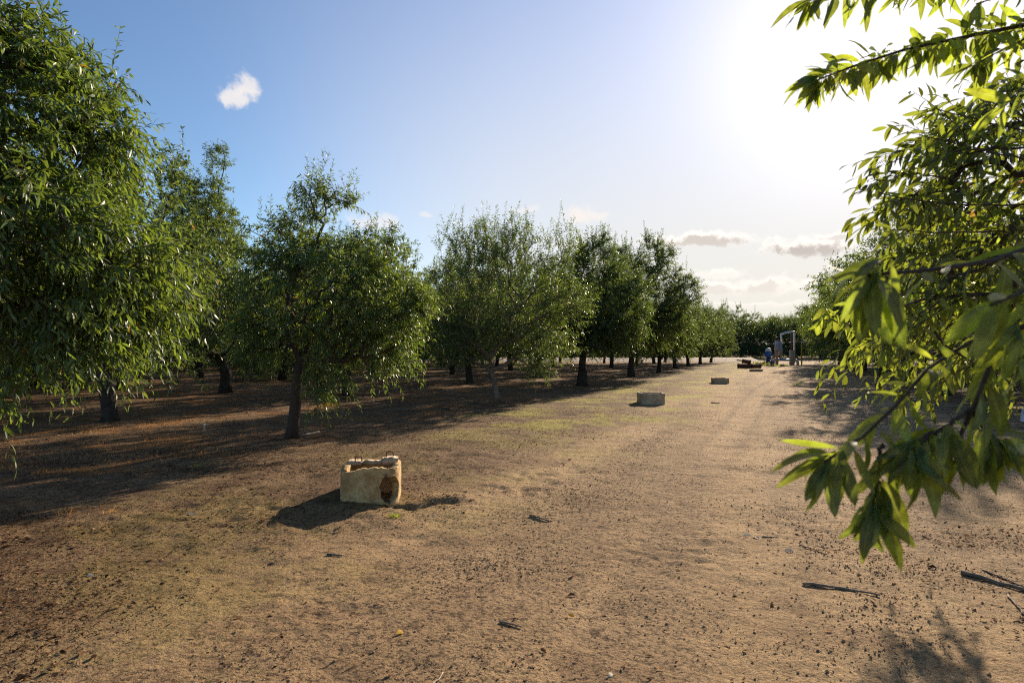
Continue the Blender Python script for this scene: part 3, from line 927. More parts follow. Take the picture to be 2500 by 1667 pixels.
LG, RG, FG = "almond trees of the left orchard", "almond trees of the right orchard", "distant trees beyond the grey bank"
P3 = -8.3
S3 = float(b3 @ U)
rng = rs(5)
special = {(0, -1), (0, 0), (0, 1), (0, 2), (0, 3), (2, 1)}
front = {4: "low round almond tree right of the last tall crown, dark trunk beside the lit verge", 5: "short almond tree whose slim trunk stands in the sunlit strip near the rusty pipes",
         6: "small far front row almond tree behind the rusty pipes", 7: "last front row almond tree left of the blue pump motor"}
second = {0: "almond tree with thick leaning trunk below the left corner leaves", 1: "second row almond tree half hidden behind the nearest whole tree",
          2: "dark second row almond tree behind the pale trunk on its left", 3: "second row almond tree seen between the pale trunk and the V shaped trunk",
          4: "second row almond tree behind the V shaped trunk", 5: "second row almond tree behind the Y shaped trunk"}
for j in range(0, 11):
    for i in range(-1, 11):
        if (j, i) in special: continue
        s = S3 + 9.55 * i + rng.uniform(-0.3, 0.3); p = P3 - 5.45 * j + rng.uniform(-0.25, 0.25)
        x, y = sp_xy(s, p)
        if y > 86 or y < 9 and j > 0 and x / max(y, 0.1) < -1.3: continue
        if j > 0 and i < 0: continue
        sc_ = rng.uniform(0.86, 1.04)
        if j == 0: sc_ = {4: 0.82, 5: 0.9, 6: 0.92}.get(i, 0.95)
        if (j, i) == (1, 0):
            x, y = -8.86, 15.07; sc_ = 0.84
        if (j, i) == (1, 1): sc_ = 0.9
        lowk = j >= 3 and rng.rand() < 0.6
        if j == 0: lab = front.get(i, front[7])
        elif j == 1 and i in second: lab = second[i]
        else: lab = "shaded almond tree deep in the left orchard, dark trunk among many"
        plant(3 + rng.randint(2) if lowk else rng.randint(3), x, y, sc_, rng.uniform(0, 6.28), lab, LG)

# right orchard
bq = (8.1, 6.7)
treeq = make_tree("almond_tree", 515, [(0, 0, -0.05), (-0.03, 0.02, 0.4), (-0.08, 0.04, 0.8), (-0.15, 0.08, 1.2)], [0.2, 0.17, 0.16, 0.15],
    [(0, 0, 2.9, 1.8, 1.8, 0.9), (-1.4, 0.6, 2.5, 0.9, 0.9, 0.7), (-2.3, 0.9, 2.15, 0.5, 0.3, 0.25), (-3.35, 1.1, 1.9, 0.3, 0.28, 0.26, 3.0)],
    420, fork=2, bf=0.4, shoots=3, nl=13, shoot_len=0.33, leaf_len=0.115, leaf_w=0.14, droop=0.4, hang=0.5, zmin=1.4, bark='bark_young')
treeq.location = (bq[0], bq[1], gz(*bq))
tag(treeq, "second right hand almond tree, crown showing dark between the close hanging branches", "tree", RG)
rlab = {2: "nearest whole right hand almond tree, seen through the hanging leaves", 3: "right hand almond tree behind the close hanging branch, low limbs near the ground", 4: "right hand almond tree with dark crown edge against the bright sky", 5: "right hand almond tree beyond the dark crown, lit leaves at its foot",
        6: "far right hand almond tree where the track ends", 7: "farthest right hand almond tree just right of the white pipe frame"}
for j in range(0, 4):
    for i in range(2, 9):
        s = 18.1 + 9.5 * (i - 1) + rng.uniform(-0.3, 0.3); p = 5.6 + 5.6 * j + rng.uniform(-0.25, 0.25)
        x, y = sp_xy(s, p)
        if y > 92 or x / y > 1.05: continue
        if j == 0 and i == 2: p = 6.0
        lab = rlab.get(i, rlab[7]) if j == 0 else "shaded almond tree deep in the right orchard behind the hanging leaves"
        plant(rng.randint(3), x, y, rng.uniform(0.98, 1.2) if j == 0 else rng.uniform(0.9, 1.1), rng.uniform(0, 6.28), lab, RG)
# trees beyond the bank and at the end of the track
for k in range(78):
    x = -102 + (k % 26) * 7.7 + rng.uniform(-1, 1) + (k // 26) * 3.6; y = 117 + (k // 26) * 7 + rng.uniform(-2.0, 2.0)
    plant(3 + rng.randint(2), x, y, rng.uniform(1.25, 1.6), rng.uniform(0, 6.28), "distant almond tree standing beyond the low grey bank", FG)

exec_marks = True


# ------------------------------------------------------------------ close almond tree on the right
def smooth_path(pts, n):
    pts = np.asarray(pts, float)
    d = np.concatenate([[0], np.cumsum(np.linalg.norm(np.diff(pts, axis=0), axis=1))])
    t = np.linspace(0, d[-1], n)
    out = np.stack([np.interp(t, d, pts[:, k]) for k in range(3)], 1)
    for _ in range(2):
        o = out.copy(); o[1:-1] = (out[:-2] + 2 * out[1:-1] + out[2:]) / 4; out = o
    return out


def near_tree():
    rng = rs(77)
    base = np.array([4.7, 1.5, 0.0])
    root = empty("almond_tree", tuple(base))
    tag(root, "close almond tree on the right, big backlit leaves hanging over the track", "tree", RG)
    fork = base + np.array([-0.1, 0.05, 1.15])
    tr = MB()
    tr.tube(smooth_path([base + (0, 0, -0.05), base + (-0.02, 0.02, 0.4), base + (-0.06, 0.03, 0.8), fork, fork + (-0.05, 0.05, 0.25)], 10) - base, np.linspace(0.2, 0.13, 10), 14)
    tr.build("trunk", M['bark'], root, True)
    fork = fork - base

    # hidden and half hidden body of the crown
    tips = []
    bound = [(190, 2470), (230, 2400), (300, 2300), (360, 2235), (430, 2190), (500, 2150), (560, 2200), (640, 2220), (720, 2140), (800, 2110), (880, 2160), (930, 2300)]
    by = [b[0] for b in bound]; bx = [b[1] for b in bound]
    for _ in range(195):
        y = rng.uniform(200, 890); x = rng.uniform(0, 1) ** 1.15 * 500 + np.interp(y, by, bx) + 45
        tips.append(at(x, y, rng.uniform(2.9, 4.6)) - base)
    for _ in range(150):
        d = unit(rng.normal(0, 1, 3)); tips.append(np.array([0.6, 0.4, 3.2]) + d * np.array([2.2, 1.9, 1.7]) * rng.uniform(0.3, 1) ** 0.5)
    tips = np.array(tips)
    P, par = grow([(0, 0, 0), (0, 0, 0.6), tuple(fork), tuple(fork + (0, 0, 0.25))], tips, 0.35, 2)
    _, lm, rad, kids = branch_mesh(P, par, 4, np.array([0.2, 0.16, 0.14, 0.13]), 0.006, rng)
    idx = np.arange(4, len(P)); idx = idx[rad[idx] < 0.03]
    O = np.repeat(P[idx], 2, 0); pd = np.repeat(unit(P[idx] - P[par[idx]]), 2, 0)
    D = pd * 0.6 + np.array([-0.65, -0.1, 0.15]) + rng.normal(0, 0.45, O.shape)
    lv, lf, sv, sf = shoots_geo(O, D, 0.38 * rng.uniform(0.6, 1.3, len(O)), 12, rng, 0.112, 0.125, 0.35, (0, 0.2, 0.5, 0.78, 1.0), 0.45, 0.0025)
    lm.add(sv, sf[0])
    lm.build("limbs", M['bark_young'], root, True)
    mesh_np("crown", lv, lf, M['leaf_shade'], root)

    ST = (0, 0.12, 0.3, 0.5, 0.7, 0.87, 1.0)

    def branch(pts, r0, r1, n_leaves, llen, t0=0.0, t1=1.0, hang=0.6, wid=0.15, tipn=0, tipdir=None, seed=0, side=0.9, subs=0):
        """one branch with its own leaves; pts are photo points with depth, or 3-d points"""
        q = rs(seed)
        pp = [at(*a) - base if len(a) == 3 and a[0] > 40 else np.asarray(a, float) for a in pts]
        path = smooth_path(pp, 26)
        path[1:-1] += q.normal(0, 0.0022, (24, 3))
        m = MB(); m.tube(path, np.linspace(r0, r1, 26), 8)
        P0, D0, N0, L0 = [], [], [], []
        tan = unit(np.gradient(path, axis=0))

        def leaf(o, d, ll):
            P0.append(o); D0.append(d); N0.append(np.array([0, 0.0, 1.0]) + q.normal(0, 0.6, 3) + np.array([0, -0.35, 0])); L0.append(ll)
        for k in range(n_leaves):
            t = t0 + (t1 - t0) * (k + q.uniform(0, 0.9)) / n_leaves
            f = t * 25; i = min(int(f), 24); o = path[i] * (1 - f + i) + path[i + 1] * (f - i)
            tt = tan[i]
            a = unit(np.cross(tt, np.array([0.1, 1.0, 0.3]))); b = np.cross(tt, a)
            ph = k * 2.4 + q.uniform(-0.6, 0.6)
            rd = a * math.cos(ph) + b * math.sin(ph)
            # a short petiole
            d = tt * 0.55 + rd * side + np.array([0, 0, -hang]) + q.normal(0, 0.22, 3)
            d = unit(d)
            st = o + d * 0.012
            m.tube([o, st], [0.0011, 0.0008], 4, False)
            leaf(st, d, llen * q.uniform(0.55, 1.2))
        e = path[-1]; te = tan[-1] if tipdir is None else unit(np.asarray(tipdir, float))
        for k in range(tipn):
            a = unit(np.cross(te, np.array([0.1, 1.0, 0.2]))); b = np.cross(te, a)
            ph = k * 2.4
            d = unit(te * q.uniform(0.2, 1.0) + (a * math.cos(ph) + b * math.sin(ph)) * q.uniform(0.35, 1.0) + np.array([0, 0, -hang * q.uniform(0.2, 1.1)]) + q.normal(0, 0.15, 3))
            st = e + d * 0.01 - te * 0.05 * q.uniform(0, 1)
            leaf(st, d, llen * q.uniform(0.5, 1.15))
        bo = m.build("branch", M['bark_young'], root, True)
        if P0:
            L_ = np.array(L0)
            v, f = leaf_geo(np.array(P0), np.array(D0), np.array(N0), L_, L_ * wid * 0.7 * q.uniform(0.75, 1.2, len(L_)), ST, 0.28, q.uniform(-0.08, 0.6, len(L_)), q)
            mesh_np("leaves", v, f, M['leaf_near'], bo, edge=True)

    root_pt = tuple(fork + (0, 0, 0.2))
    hi = tuple(fork + np.array([-0.7, 0.5, 1.6]))
    # long bough across the top, the sun behind it
    branch([root_pt, hi, (2950, -60, 2.75), (2640, 30, 2.5), (2500, 65, 2.42), (2380, 78, 2.38), (2280, 100, 2.33), (2180, 128, 2.3), (2090, 150, 2.26), (2010, 185, 2.22), (1985, 198, 2.2)],
           0.03, 0.0025, 420, 0.105, 0.60, 0.995, 0.45, 0.175, 32, (-0.75, 0, -0.55), 1, 1.0)
    branch([hi, (2600, 40, 2.5), (2480, 110, 2.38), (2420, 130, 2.34), (2380, 160, 2.3)], 0.006, 0.002, 85, 0.1, 0.5, 1.0, 0.6, 0.17, 12, (-0.6, 0, -0.6), 2)
    branch([hi, (2640, -80, 2.5), (2400, -60, 2.3), (2250, -45, 2.22), (2120, -28, 2.16), (2030, -14, 2.12), (1975, -2, 2.1)], 0.01, 0.002, 95, 0.11, 0.6, 1.0, 0.8, 0.15, 12, (-0.8, 0, -0.35), 3)
    branch([hi, (2700, -90, 2.4), (2520, -40, 2.2), (2440, -10, 2.15), (2390, 5, 2.1)], 0.008, 0.002, 22, 0.085, 0.66, 1.0, 0.5, 0.16, 5, (-0.6, 0, -0.5), 4)
    branch([hi, (2650, 130, 2.1), (2560, 170, 1.95), (2490, 220, 1.85), (2450, 260, 1.8)], 0.008, 0.002, 16, 0.12, 0.7, 1.0, 0.4, 0.15, 5, (-0.8, 0, -0.4), 5)
    # outer tips of the middle crown
    for n_, (pts) in enumerate([[(2560, 330, 3.0), (2430, 300, 2.8), (2330, 275, 2.7), (2285, 262, 2.65)], [(2560, 400, 3.0), (2420, 370, 2.8), (2320, 345, 2.7), (2250, 328, 2.65)],
                                [(2520, 500, 3.0), (2360, 500, 2.8), (2220, 490, 2.7), (2150, 470, 2.6)], [(2520, 560, 3.0), (2360, 570, 2.8), (2230, 565, 2.7), (2175, 560, 2.65)]]):
        branch([tuple(fork + (-0.6, 0.6, 0.9))] + [(2800, 400 + 40 * n_, 3.2)] + pts, 0.012, 0.002, 34, 0.095, 0.58, 1.0, 0.55, 0.15, 6, (-0.8, 0, -0.45), 20 + n_)
    # middle hanging shoots lit from behind
    for n_, (x, y) in enumerate([(2090, 850), (2060, 800), (2120, 790), (2160, 845), (2010, 770), (2200, 800)]):
        branch([tuple(fork + (-0.6, 0.6, 0.5)), (2700, 700, 3.2), (2350, 720, 3.0), ((2350 + x) / 2, y - 60, 2.8), (x + 30, y - 20, 2.7), (x, y, 2.65)], 0.01, 0.002, 26, 0.092, 0.66, 1.0, 0.7, 0.16, 9, (-0.3, -0.2, -0.8), 40 + n_)
    # close branch across the middle
    lo = tuple(fork + np.array([-1.3, 0.0, 0.55]))
    branch([root_pt, lo, (2750, 520, 1.5), (2600, 570, 1.38), (2500, 605, 1.3), (2420, 640, 1.25), (2330, 668, 1.2), (2220, 690, 1.16), (2115, 672, 1.12)],
           0.022, 0.003, 36, 0.125, 0.66, 1.0, 0.6, 0.16, 20, (-0.75, 0, -0.6), 6)
    branch([lo, (2700, 640, 1.25), (2560, 690, 1.12), (2470, 720, 1.08), (2420, 745, 1.04)], 0.009, 0.003, 12, 0.11, 0.6, 1.0, 0.45, 0.17, 6, (-0.7, 0.1, -0.55), 7)
    branch([lo, (2720, 600, 1.35), (2580, 700, 1.3), (2500, 770, 1.28), (2470, 800, 1.26)], 0.008, 0.003, 16, 0.115, 0.55, 1.0, 0.9, 0.17, 7, (-0.3, 0, -0.9), 8)
    # branch dropping to the lower cluster
    branch([lo, (2760, 640, 1.5), (2560, 760, 1.4), (2470, 800, 1.36), (2420, 836, 1.33), (2394, 904, 1.31), (2368, 998, 1.29), (2336, 1077, 1.27), (2322, 1105, 1.26)],
           0.008, 0.004, 38, 0.1, 0.72, 1.0, 0.9, 0.18, 10, (-0.15, 0, -1.0), 9)
    branch([lo, (2760, 680, 1.45), (2560, 790, 1.36), (2400, 820, 1.34), (2300, 835, 1.32), (2226, 888, 1.3), (2185, 967, 1.28), (2164, 1030, 1.26), (2151, 1082, 1.25), (2090, 1145, 1.22), (2010, 1128, 1.2)],
           0.0075, 0.0028, 30, 0.098, 0.85, 1.0, 0.55, 0.17, 18, (-0.7, 0, -0.55), 10)
    j = at(2151, 1082, 1.25) - base
    branch([tuple(j), (2146, 1130, 1.24), (2140, 1190, 1.23), (2128, 1245, 1.22)], 0.004, 0.002, 20, 0.095, 0.3, 1.0, 0.9, 0.19, 10, (-0.2, 0, -1), 11)
    j2 = at(2368, 998, 1.29) - base
    branch([tuple(j2), (2310, 1040, 1.24), (2250, 1075, 1.2), (2210, 1110, 1.18)], 0.005, 0.002, 34, 0.1, 0.25, 1.0, 0.9, 0.19, 12, (-0.4, 0, -0.9), 12)
    branch([tuple(j2), (2400, 1040, 1.3), (2430, 1070, 1.3), (2450, 1095, 1.3)], 0.004, 0.002, 22, 0.1, 0.35, 1.0, 0.9, 0.19, 9, (0.3, 0, -0.9), 13)
    branch([lo, (2720, 760, 1.3), (2600, 830, 1.2), (2520, 860, 1.15), (2480, 880, 1.12)], 0.007, 0.002, 10, 0.105, 0.6, 1.0, 0.9, 0.17, 6, (-0.2, 0, -0.9), 14)


near_tree()


# ------------------------------------------------------------------ young tree with white trunk guard at the right edge
def sapling():
    x, y = 11.32, 15.06
    lob = [(0, 0, 1.9, 0.7, 0.7, 0.6), (0.2, 0.1, 2.4, 0.4, 0.4, 0.4)]
    o = make_tree("almond_sapling", 909, [(0, 0, -0.05), (0, 0, 0.4), (0.02, 0.0, 0.9), (0.02, 0.02, 1.3)], [0.035, 0.03, 0.025, 0.02], lob, 90, fork=2, leaf_len=0.1, leaf_w=0.14, bark='bark_young', tip_r=0.004, zmin=1.2, shoot_len=0.35)
    m = MB()
    v = []
    prof = [(0.115, 0.0), (0.10, 0.12), (0.085, 0.24), (0.07, 0.33)]
    for r, z in prof:
        for k in range(4):
            a = k * math.pi / 2 + 0.5; v.append((r * math.cos(a), r * math.sin(a), z))
    q = [(i * 4 + k, i * 4 + (k + 1) % 4, i * 4 + 4 + (k + 1) % 4, i * 4 + 4 + k) for i in range(3) for k in range(4)]
    m.add(v, q)
    m.build("trunk_guard", M['guard'], o)
    o.location = (x, y, gz(x, y))
    tag(o, "young almond sapling with white carton guard round its foot, at the right edge", "young tree")


sapling()


# ------------------------------------------------------------------ broken concrete valve box
def shell_box(name, w, d, h, jag, hole=None, thick=0.06, seed=0, mat='concrete', corner=0.06, cham=0.0, taper=0.0, ncell=0.022, ledge=False):
    """open concrete box: wall as a dense strip round the plan, broken top edge, optional round opening at the right front corner"""
    q = rs(seed)
    # plan, counter-clockwise from front left corner
    c = corner
    pts = []
    def arc(cx, cy, a0, a1, r, n=6):
        for k in range(n + 1):
            a = a0 + (a1 - a0) * k / n; pts.append((cx + r * math.cos(a), cy + r * math.sin(a)))
    hx, hy = w / 2, d / 2
    arc(-hx + c, -hy + c, math.pi, 1.5 * math.pi, c)
    cc = cham if cham else c
    arc(hx - cc, -hy + cc, -0.5 * math.pi, 0, cc, 10)
    arc(hx - c, hy - c, 0, 0.5 * math.pi, c)
    arc(-hx + c, hy - c, 0.5 * math.pi, math.pi, c)
    pts.append(pts[0])
    pts = np.array(pts); dd = np.concatenate([[0], np.cumsum(np.linalg.norm(np.diff(pts, axis=0), axis=1))])
    n = int(dd[-1] / ncell); u = np.arange(n) * dd[-1] / n
    X = np.interp(u, dd, pts[:, 0]); Y = np.interp(u, dd, pts[:, 1])
    m = int((h + 0.15) / ncell) + 1
    top = h - (jag * 0.45) * np.abs(vnoise(u / 0.028, 0 * u + 2, seed + 6)) - jag * (0.5 + 0.5 * vnoise(u / 0.09, 0 * u, seed + 3)) - jag * 0.6 * np.maximum(0, vnoise(u / 0.2, 0 * u + 5, seed + 5))
    tt = np.linspace(0, 1, m)[:, None]
    Z = -0.15 + tt * (top + 0.15)[None, :]
    XX = np.repeat(X[None, :], m, 0); YY = np.repeat(Y[None, :], m, 0)
    UU = np.repeat(u[None, :], m, 0)
    k = 1 - taper * np.clip(Z / h, 0, 1)
    bumpy = 1 + 0.012 * vnoise(UU / 0.12, Z / 0.12, seed + 8) + 0.006 * vnoise(UU / 0.04, Z / 0.04, seed + 9)
    XX = XX * k * bumpy; YY = YY * k * bumpy
    keep = np.ones((m - 1, n), bool)
    if hole is not None:
        hu, hz, ru, rz = hole
        du = UU - hu; dz = Z - hz
        rr = np.sqrt((du / ru) ** 2 + (dz / rz) ** 2)
        wob = 1 + 0.07 * np.sin(3 * np.arctan2(dz, du) + 1) + 0.04 * np.sin(7 * np.arctan2(dz, du))
        rc = 0.25 * (rr + np.roll(rr, -1, 1))[:-1] + 0.25 * (rr + np.roll(rr, -1, 1))[1:]
        keep = rc > wob[:-1]
    i = np.arange(m - 1)[:, None] * n; j = np.arange(n)[None, :]; j2 = (j + 1) % n
    Q = np.stack([i + j, i + j2, i + n + j2, i + n + j], -1)[keep].reshape(-1, 4)
    o = mesh_np(name, np.stack([XX, YY, Z], -1).reshape(-1, 3), [Q], M[mat], None, True)
    if hole is not None:
        th = np.linspace(0, 2 * math.pi, 49)
        wb = 1 + 0.07 * np.sin(3 * th + 1) + 0.04 * np.sin(7 * th)
        ub = hu + ru * 1.06 * wb * np.cos(th); zb = hz + rz * 1.06 * wb * np.sin(th)
        xb, yb = np.interp(ub, dd, pts[:, 0]), np.interp(ub, dd, pts[:, 1])
        rm = MB(); rm.tube(np.stack([xb * 0.985, yb * 0.985, zb], 1), 0.013 + 0.004 * vnoise(th * 2.2, 0 * th, 77), 7, False)
        rm.build("hole_rim", M[mat], o, True)
    s = o.modifiers.new("thickness", 'SOLIDIFY'); s.thickness = thick; s.offset = -1.0; s.use_even_offset = False
    return o


def concrete_boxes():
    r = empty("valve_box", (-1.515, 7.40, float(gh(-1.515, 7.40))), R(6.0))
    tag(r, "tan broken concrete box with round side hole and rusty loops, nearest of the four", "concrete box", "concrete irrigation boxes along the verge")
    h = 0.36
    # the opening sits on the rounded corner: its place along the plan
    u_c = 0.05 * 1.57 + (0.60 - 0.05 - 0.16) + 0.16 * 0.5
    b = shell_box("wall", 0.60, 0.62, h, 0.032, (u_c, 0.12, 0.12, 0.145), 0.065, 3, 'concrete', 0.05, 0.16, 0.015, ncell=0.013)
    b.parent = r
    # floor inside, dark soil, and the thick remains of the lid on the back rim
    m = MB(); m.box((0, 0.0, -0.09), (0.46, 0.48, 0.03)); m.build("soil_fill", M['clod'], r)
    lid = MB()
    v = []
    n = 40
    for k in range(n):
        x = -0.27 + 0.54 * k / (n - 1)
        dep = 0.10 + 0.05 * vnoise(x / 0.08, 1.0, 21) + (0.10 if x > 0.1 else 0) + (0.07 if x < -0.12 else 0)
        zt = h - 0.008 + 0.012 * vnoise(x / 0.06, 3.0, 22) + 0.008 * vnoise(x / 0.02, 3.0, 24) + (0.03 if x > 0.08 else 0.0)
        for (yy, zz) in ((0.285, zt), (0.285 - dep, zt - 0.01 + 0.008 * vnoise(x / 0.03, 4.0, 23)), (0.285 - dep * 0.8, h - 0.06), (0.285, h - 0.07)):
            v.append((x, yy, zz))
    q = [(a * 4 + j, a * 4 + (j + 1) % 4, a * 4 + 4 + (j + 1) % 4, a * 4 + 4 + j) for a in range(n - 1) for j in range(4)] + [(0, 1, 2, 3), (n * 4 - 1, n * 4 - 2, n * 4 - 3, n * 4 - 4)]
    lid.add(v, q)
    lid.build("rim_fragment", M['concrete_grey'], r)
    for (x, y, z, w, hh, rz) in ((-0.165, 0.2, h - 0.02, 0.07, 0.05, 0.1), (0.175, 0.24, h + 0.02, 0.075, 0.055, -0.1)):
        t = MB()
        a = np.array([math.cos(rz), math.sin(rz), 0]) * w / 2; c = np.array([x, y, z])
        t.tube(smooth_path([c - a + (0, 0, -0.02), c - a * 1.05 + (0, 0, hh * 0.8), c - a + (0, 0, hh), c + a * 0.9 + (0, 0, hh * 1.05), c + a + (0, 0, hh * 0.85), c + a * 0.95 + (0, 0, -0.02)], 22), 0.0065, 7)
        t.build("iron_loop", M['rust'], r, True)
    for (px, py, w, h, rz, lab, sd) in ((1594, 988, 0.68, 0.33, 0.05, "grey concrete box on the mossy verge, second from the camera", 31),
                                        (1763, 935.5, 0.70, 0.25, -0.05, "grey concrete box beside the track, third from the camera", 41),
                                        (1850, 907, 0.74, 0.19, 0.0, "farthest low grey concrete box just in front of the rusty pipes", 51)):
        x, y = foot(px, py)
        o = shell_box("valve_box", w, w, h, 0.012, None, 0.06, sd, 'concrete_grey', 0.03, 0.0, 0.0, 0.03)
        o.location = (x, y + w / 2, gz(x, y + w / 2)); o.rotation_euler = (0, 0, rz)
        tag(o, lab, "concrete box", "concrete irrigation boxes along the verge")


concrete_boxes()


# ------------------------------------------------------------------ pump site at the end of the track
def pump_site():
    Y = 70.0; k = Y / F
    X = lambda px: (px - CX) * k
    gz0 = 0.0
    Z = lambda py: (891 - py) * k
    # upright pump motor
    r = empty("pump", (X(1881), Y + 0.6, gz0))
    tag(r, "blue upright irrigation pump motor with pale cap", "pump")
    m = MB(); m.lathe((0, 0, 0), [(0.30, 0.80), (0.31, 0.82), (0.31, 1.36), (0.29, 1.40), (0.29, 1.42)], 20); 
    for a in range(12):
        th = a * math.pi / 6; m.box((0.31 * math.cos(th), 0.31 * math.sin(th), 1.09), (0.05, 0.02, 0.46), th)
    m.build("motor", M['blue'], r)
    m = MB(); m.lathe((0, 0, 0), [(0.305, 1.42), (0.30, 1.50), (0.24, 1.66), (0.20, 1.72), (0.02, 1.75)], 20); m.build("cap", M['capwhite'], r)
    m = MB(); m.lathe((0, 0, 0), [(0.20, 0.46), (0.21, 0.5), (0.17, 0.55), (0.17, 0.74), (0.26, 0.76), (0.26, 0.80)], 16); m.build("stand", M['blue_dark'], r)
    m = MB(); m.lathe((0, 0, 0), [(0.36, 0.02), (0.36, 0.1), (0.26, 0.12), (0.26, 0.40), (0.34, 0.42), (0.34, 0.46)], 18)
    m.tube([(0.2, 0, 0.26), (0.62, 0, 0.26)], 0.17, 14); m.build("discharge_head", M['blue_dark'], r)
    m = MB(); m.box((-0.4, 0, 0.95), (0.16, 0.18, 0.24), 0, 0.02); m.build("terminal_box", M['steel'], r)
    m = MB(); m.tube([(-0.4, 0.0, 0.84), (-0.42, 0.0, 0.02)], 0.03, 8); m.build("conduit", M['steel'], r)
    # delivery pipe
    z = Z(878.5)
    r = empty("delivery_pipe", (X(1900), Y + 0.8, gz0))
    tag(r, "blue horizontal delivery pipe with white collar and grey elbow", "pipe")
    x0, x1 = X(1891) - X(1900), X(1944) - X(1900)
    xa, xb = X(1898.5) - X(1900), X(1909) - X(1900)
    m = MB(); m.tube([(xb, 0, z), (x1, 0, z)], 0.125, 14); m.build("blue_pipe", M['blue_pipe'], r, False)
    m = MB(); m.tube([(xa - 0.3, 0, z + 0.01), (xb, 0, z + 0.01)], 0.11, 14); m.tube([(xa, 0, z + 0.01), (xa + 0.05, 0, z + 0.01)], 0.17, 14); m.tube([(xb - 0.05, 0, z + 0.01), (xb, 0, z + 0.01)], 0.18, 14); m.build("collar", M['capwhite'], r)
    m = MB(); m.tube(smooth_path([(x1, 0, z), (x1 + 0.25, 0, z), (x1 + 0.42, -0.1, z - 0.15), (x1 + 0.46, -0.12, -0.05)], 12), 0.14, 14); m.tube([(x1, 0, z), (x1 + 0.05, 0, z)], 0.2, 14); m.build("elbow", M['steel'], r, True)
    # meter post with cabinets
    r = empty("meter_post", (X(1894.7), Y - 0.2, gz0))
    tag(r, "wooden service post carrying grey electrical cabinets", "electrical post")
    m = MB(); m.box((0, 0, 1.25), (0.26, 0.22, 2.6), 0, 0.015); m.build("post", M['wood_pale'], r)
    m = MB(); m.box((0.02, -0.2, Z(827 + 19)), (0.30, 0.18, 0.86), 0, 0.02); m.build("meter_cabinet", M['steel'], r)
    m = MB(); m.box((0.33, -0.05, Z(852)), (0.30, 0.3, 1.36), 0, 0.02); m.box((0.46, -0.22, Z(858)), (0.05, 0.06, 0.9), 0, 0.01); m.build("switch_cabinet", M['steel'], r)
    m = MB(); m.box((0.2, -0.1, Z(835)), (0.5, 0.08, 0.07)); m.build("cross_bar", M['capwhite'], r)
    m = MB(); m.tube([(-0.24, 0, 0), (-0.25, 0, 2.6)], 0.028, 8); m.build("conduit", M['steel'], r)
    # post in a tan sleeve
    r = empty("vent_post", (X(1933.2), Y, gz0))
    tag(r, "brown pole standing in a tall tan sleeve", "post")
    m = MB(); m.box((0, 0, 0.75), (0.43, 0.36, 1.54), 0, 0.03); m.build("sleeve", M['sleeve'], r)
    m = MB(); m.tube([(0, 0, 1.5), (0.0, 0, 3.34)], [0.10, 0.095], 10); m.build("pole", M['wood'], r)
    # plastic pipe frame
    m = MB()
    xr, xl = X(1942) , X(1908.3)
    pts = [(xr, Y + 0.3, 0.2), (xr, Y + 0.3, 3.36), (xr - 0.06, Y + 0.29, 3.44), (X(1932), Y + 0.25, 3.38), (X(1922), Y + 0.22, 3.33), (xl + 0.05, Y + 0.2, 3.16), (xl, Y + 0.2, 3.08), (X(1911.3), Y + 0.2, 2.2)]
    m.tube(pts, 0.095, 10)
    for q in (pts[2], pts[5]): m.tube([np.array(q) - (0.1, 0, 0), np.array(q) + (0.1, 0, 0)], 0.085, 10)
    tag(m.build("hose_arm", M['pvc'], None, False), "white plastic pipe bent into a tall filling arm", "filling arm")
    # yellow bollard
    m = MB(); m.lathe((X(1947), Y - 1.0, gz0), [(0.068, -0.05), (0.068, 2.05), (0.05, 2.1), (0.01, 2.12)], 12)
    tag(m.build("bollard", M['yellow'], None, True), "thin yellow marker post right of the white filling arm", "bollard")
    # rusty pipe fittings in front
    Yr = 57.5; kr = Yr / F
    xr0 = lambda px: (px - CX) * kr
    def hollow(name, a, b, rad, lab):
        a = np.array(a); b = np.array(b); o = MB()
        d = unit(b - a)
        o.tube([a, b], rad, 16, False); o.tube([b, a], rad * 0.86, 16, False)
        for e, s in ((a, 1), (b, -1)):
            o.tube([e, e + d * 0.06 * s], rad * 1.22, 16, False); o.tube([e + d * 0.06 * s, e + d * 0.001], [rad * 1.22, rad * 1.0], 16, False)
            th = np.arange(16) * 2 * math.pi / 16
            u_ = unit(np.cross(d, np.array([0.1, 0.3, 1.0]))); v_ = np.cross(d, u_)
            vo = [e + rad * 1.22 * (math.cos(t) * u_ + math.sin(t) * v_) for t in th] + [e + rad * 0.86 * (math.cos(t) * u_ + math.sin(t) * v_) for t in th]
            o.add(vo, [(i, (i + 1) % 16, 16 + (i + 1) % 16, 16 + i) for i in range(16)])
        tag(o.build(name, M['rust'], None, True), lab, "pipe", "rusty pipe fittings dumped by the track")
    hollow("rusty_pipe", (xr0(1806), Yr + 0.5, 0.2), (xr0(1833), Yr - 0.1, 0.19), 0.19, "thick rusty pipe lying on the left of the pile with open end")
    hollow("rusty_pipe", (xr0(1836), Yr + 0.2, 0.18), (xr0(1860), Yr + 0.35, 0.18), 0.17, "rusty pipe lying on the right of the pile, dark end ring")
    hollow("rusty_pipe", (xr0(1816), Yr + 0.4, 0.62), (xr0(1834), Yr + 0.1, 0.52), 0.17, "short rusty pipe resting on top of the pile")
    m = MB(); m.tube([(xr0(1800), Yr + 0.1, 0.72), (xr0(1812), Yr + 0.3, 0.66), (xr0(1824), Yr + 0.3, 0.6)], [0.05, 0.06, 0.07], 8)
    tag(m.build("pale_pipe", M['stick_pale'], None, True), "thin pale pipe sticking out left from the rusty pile", "pipe")


pump_site()


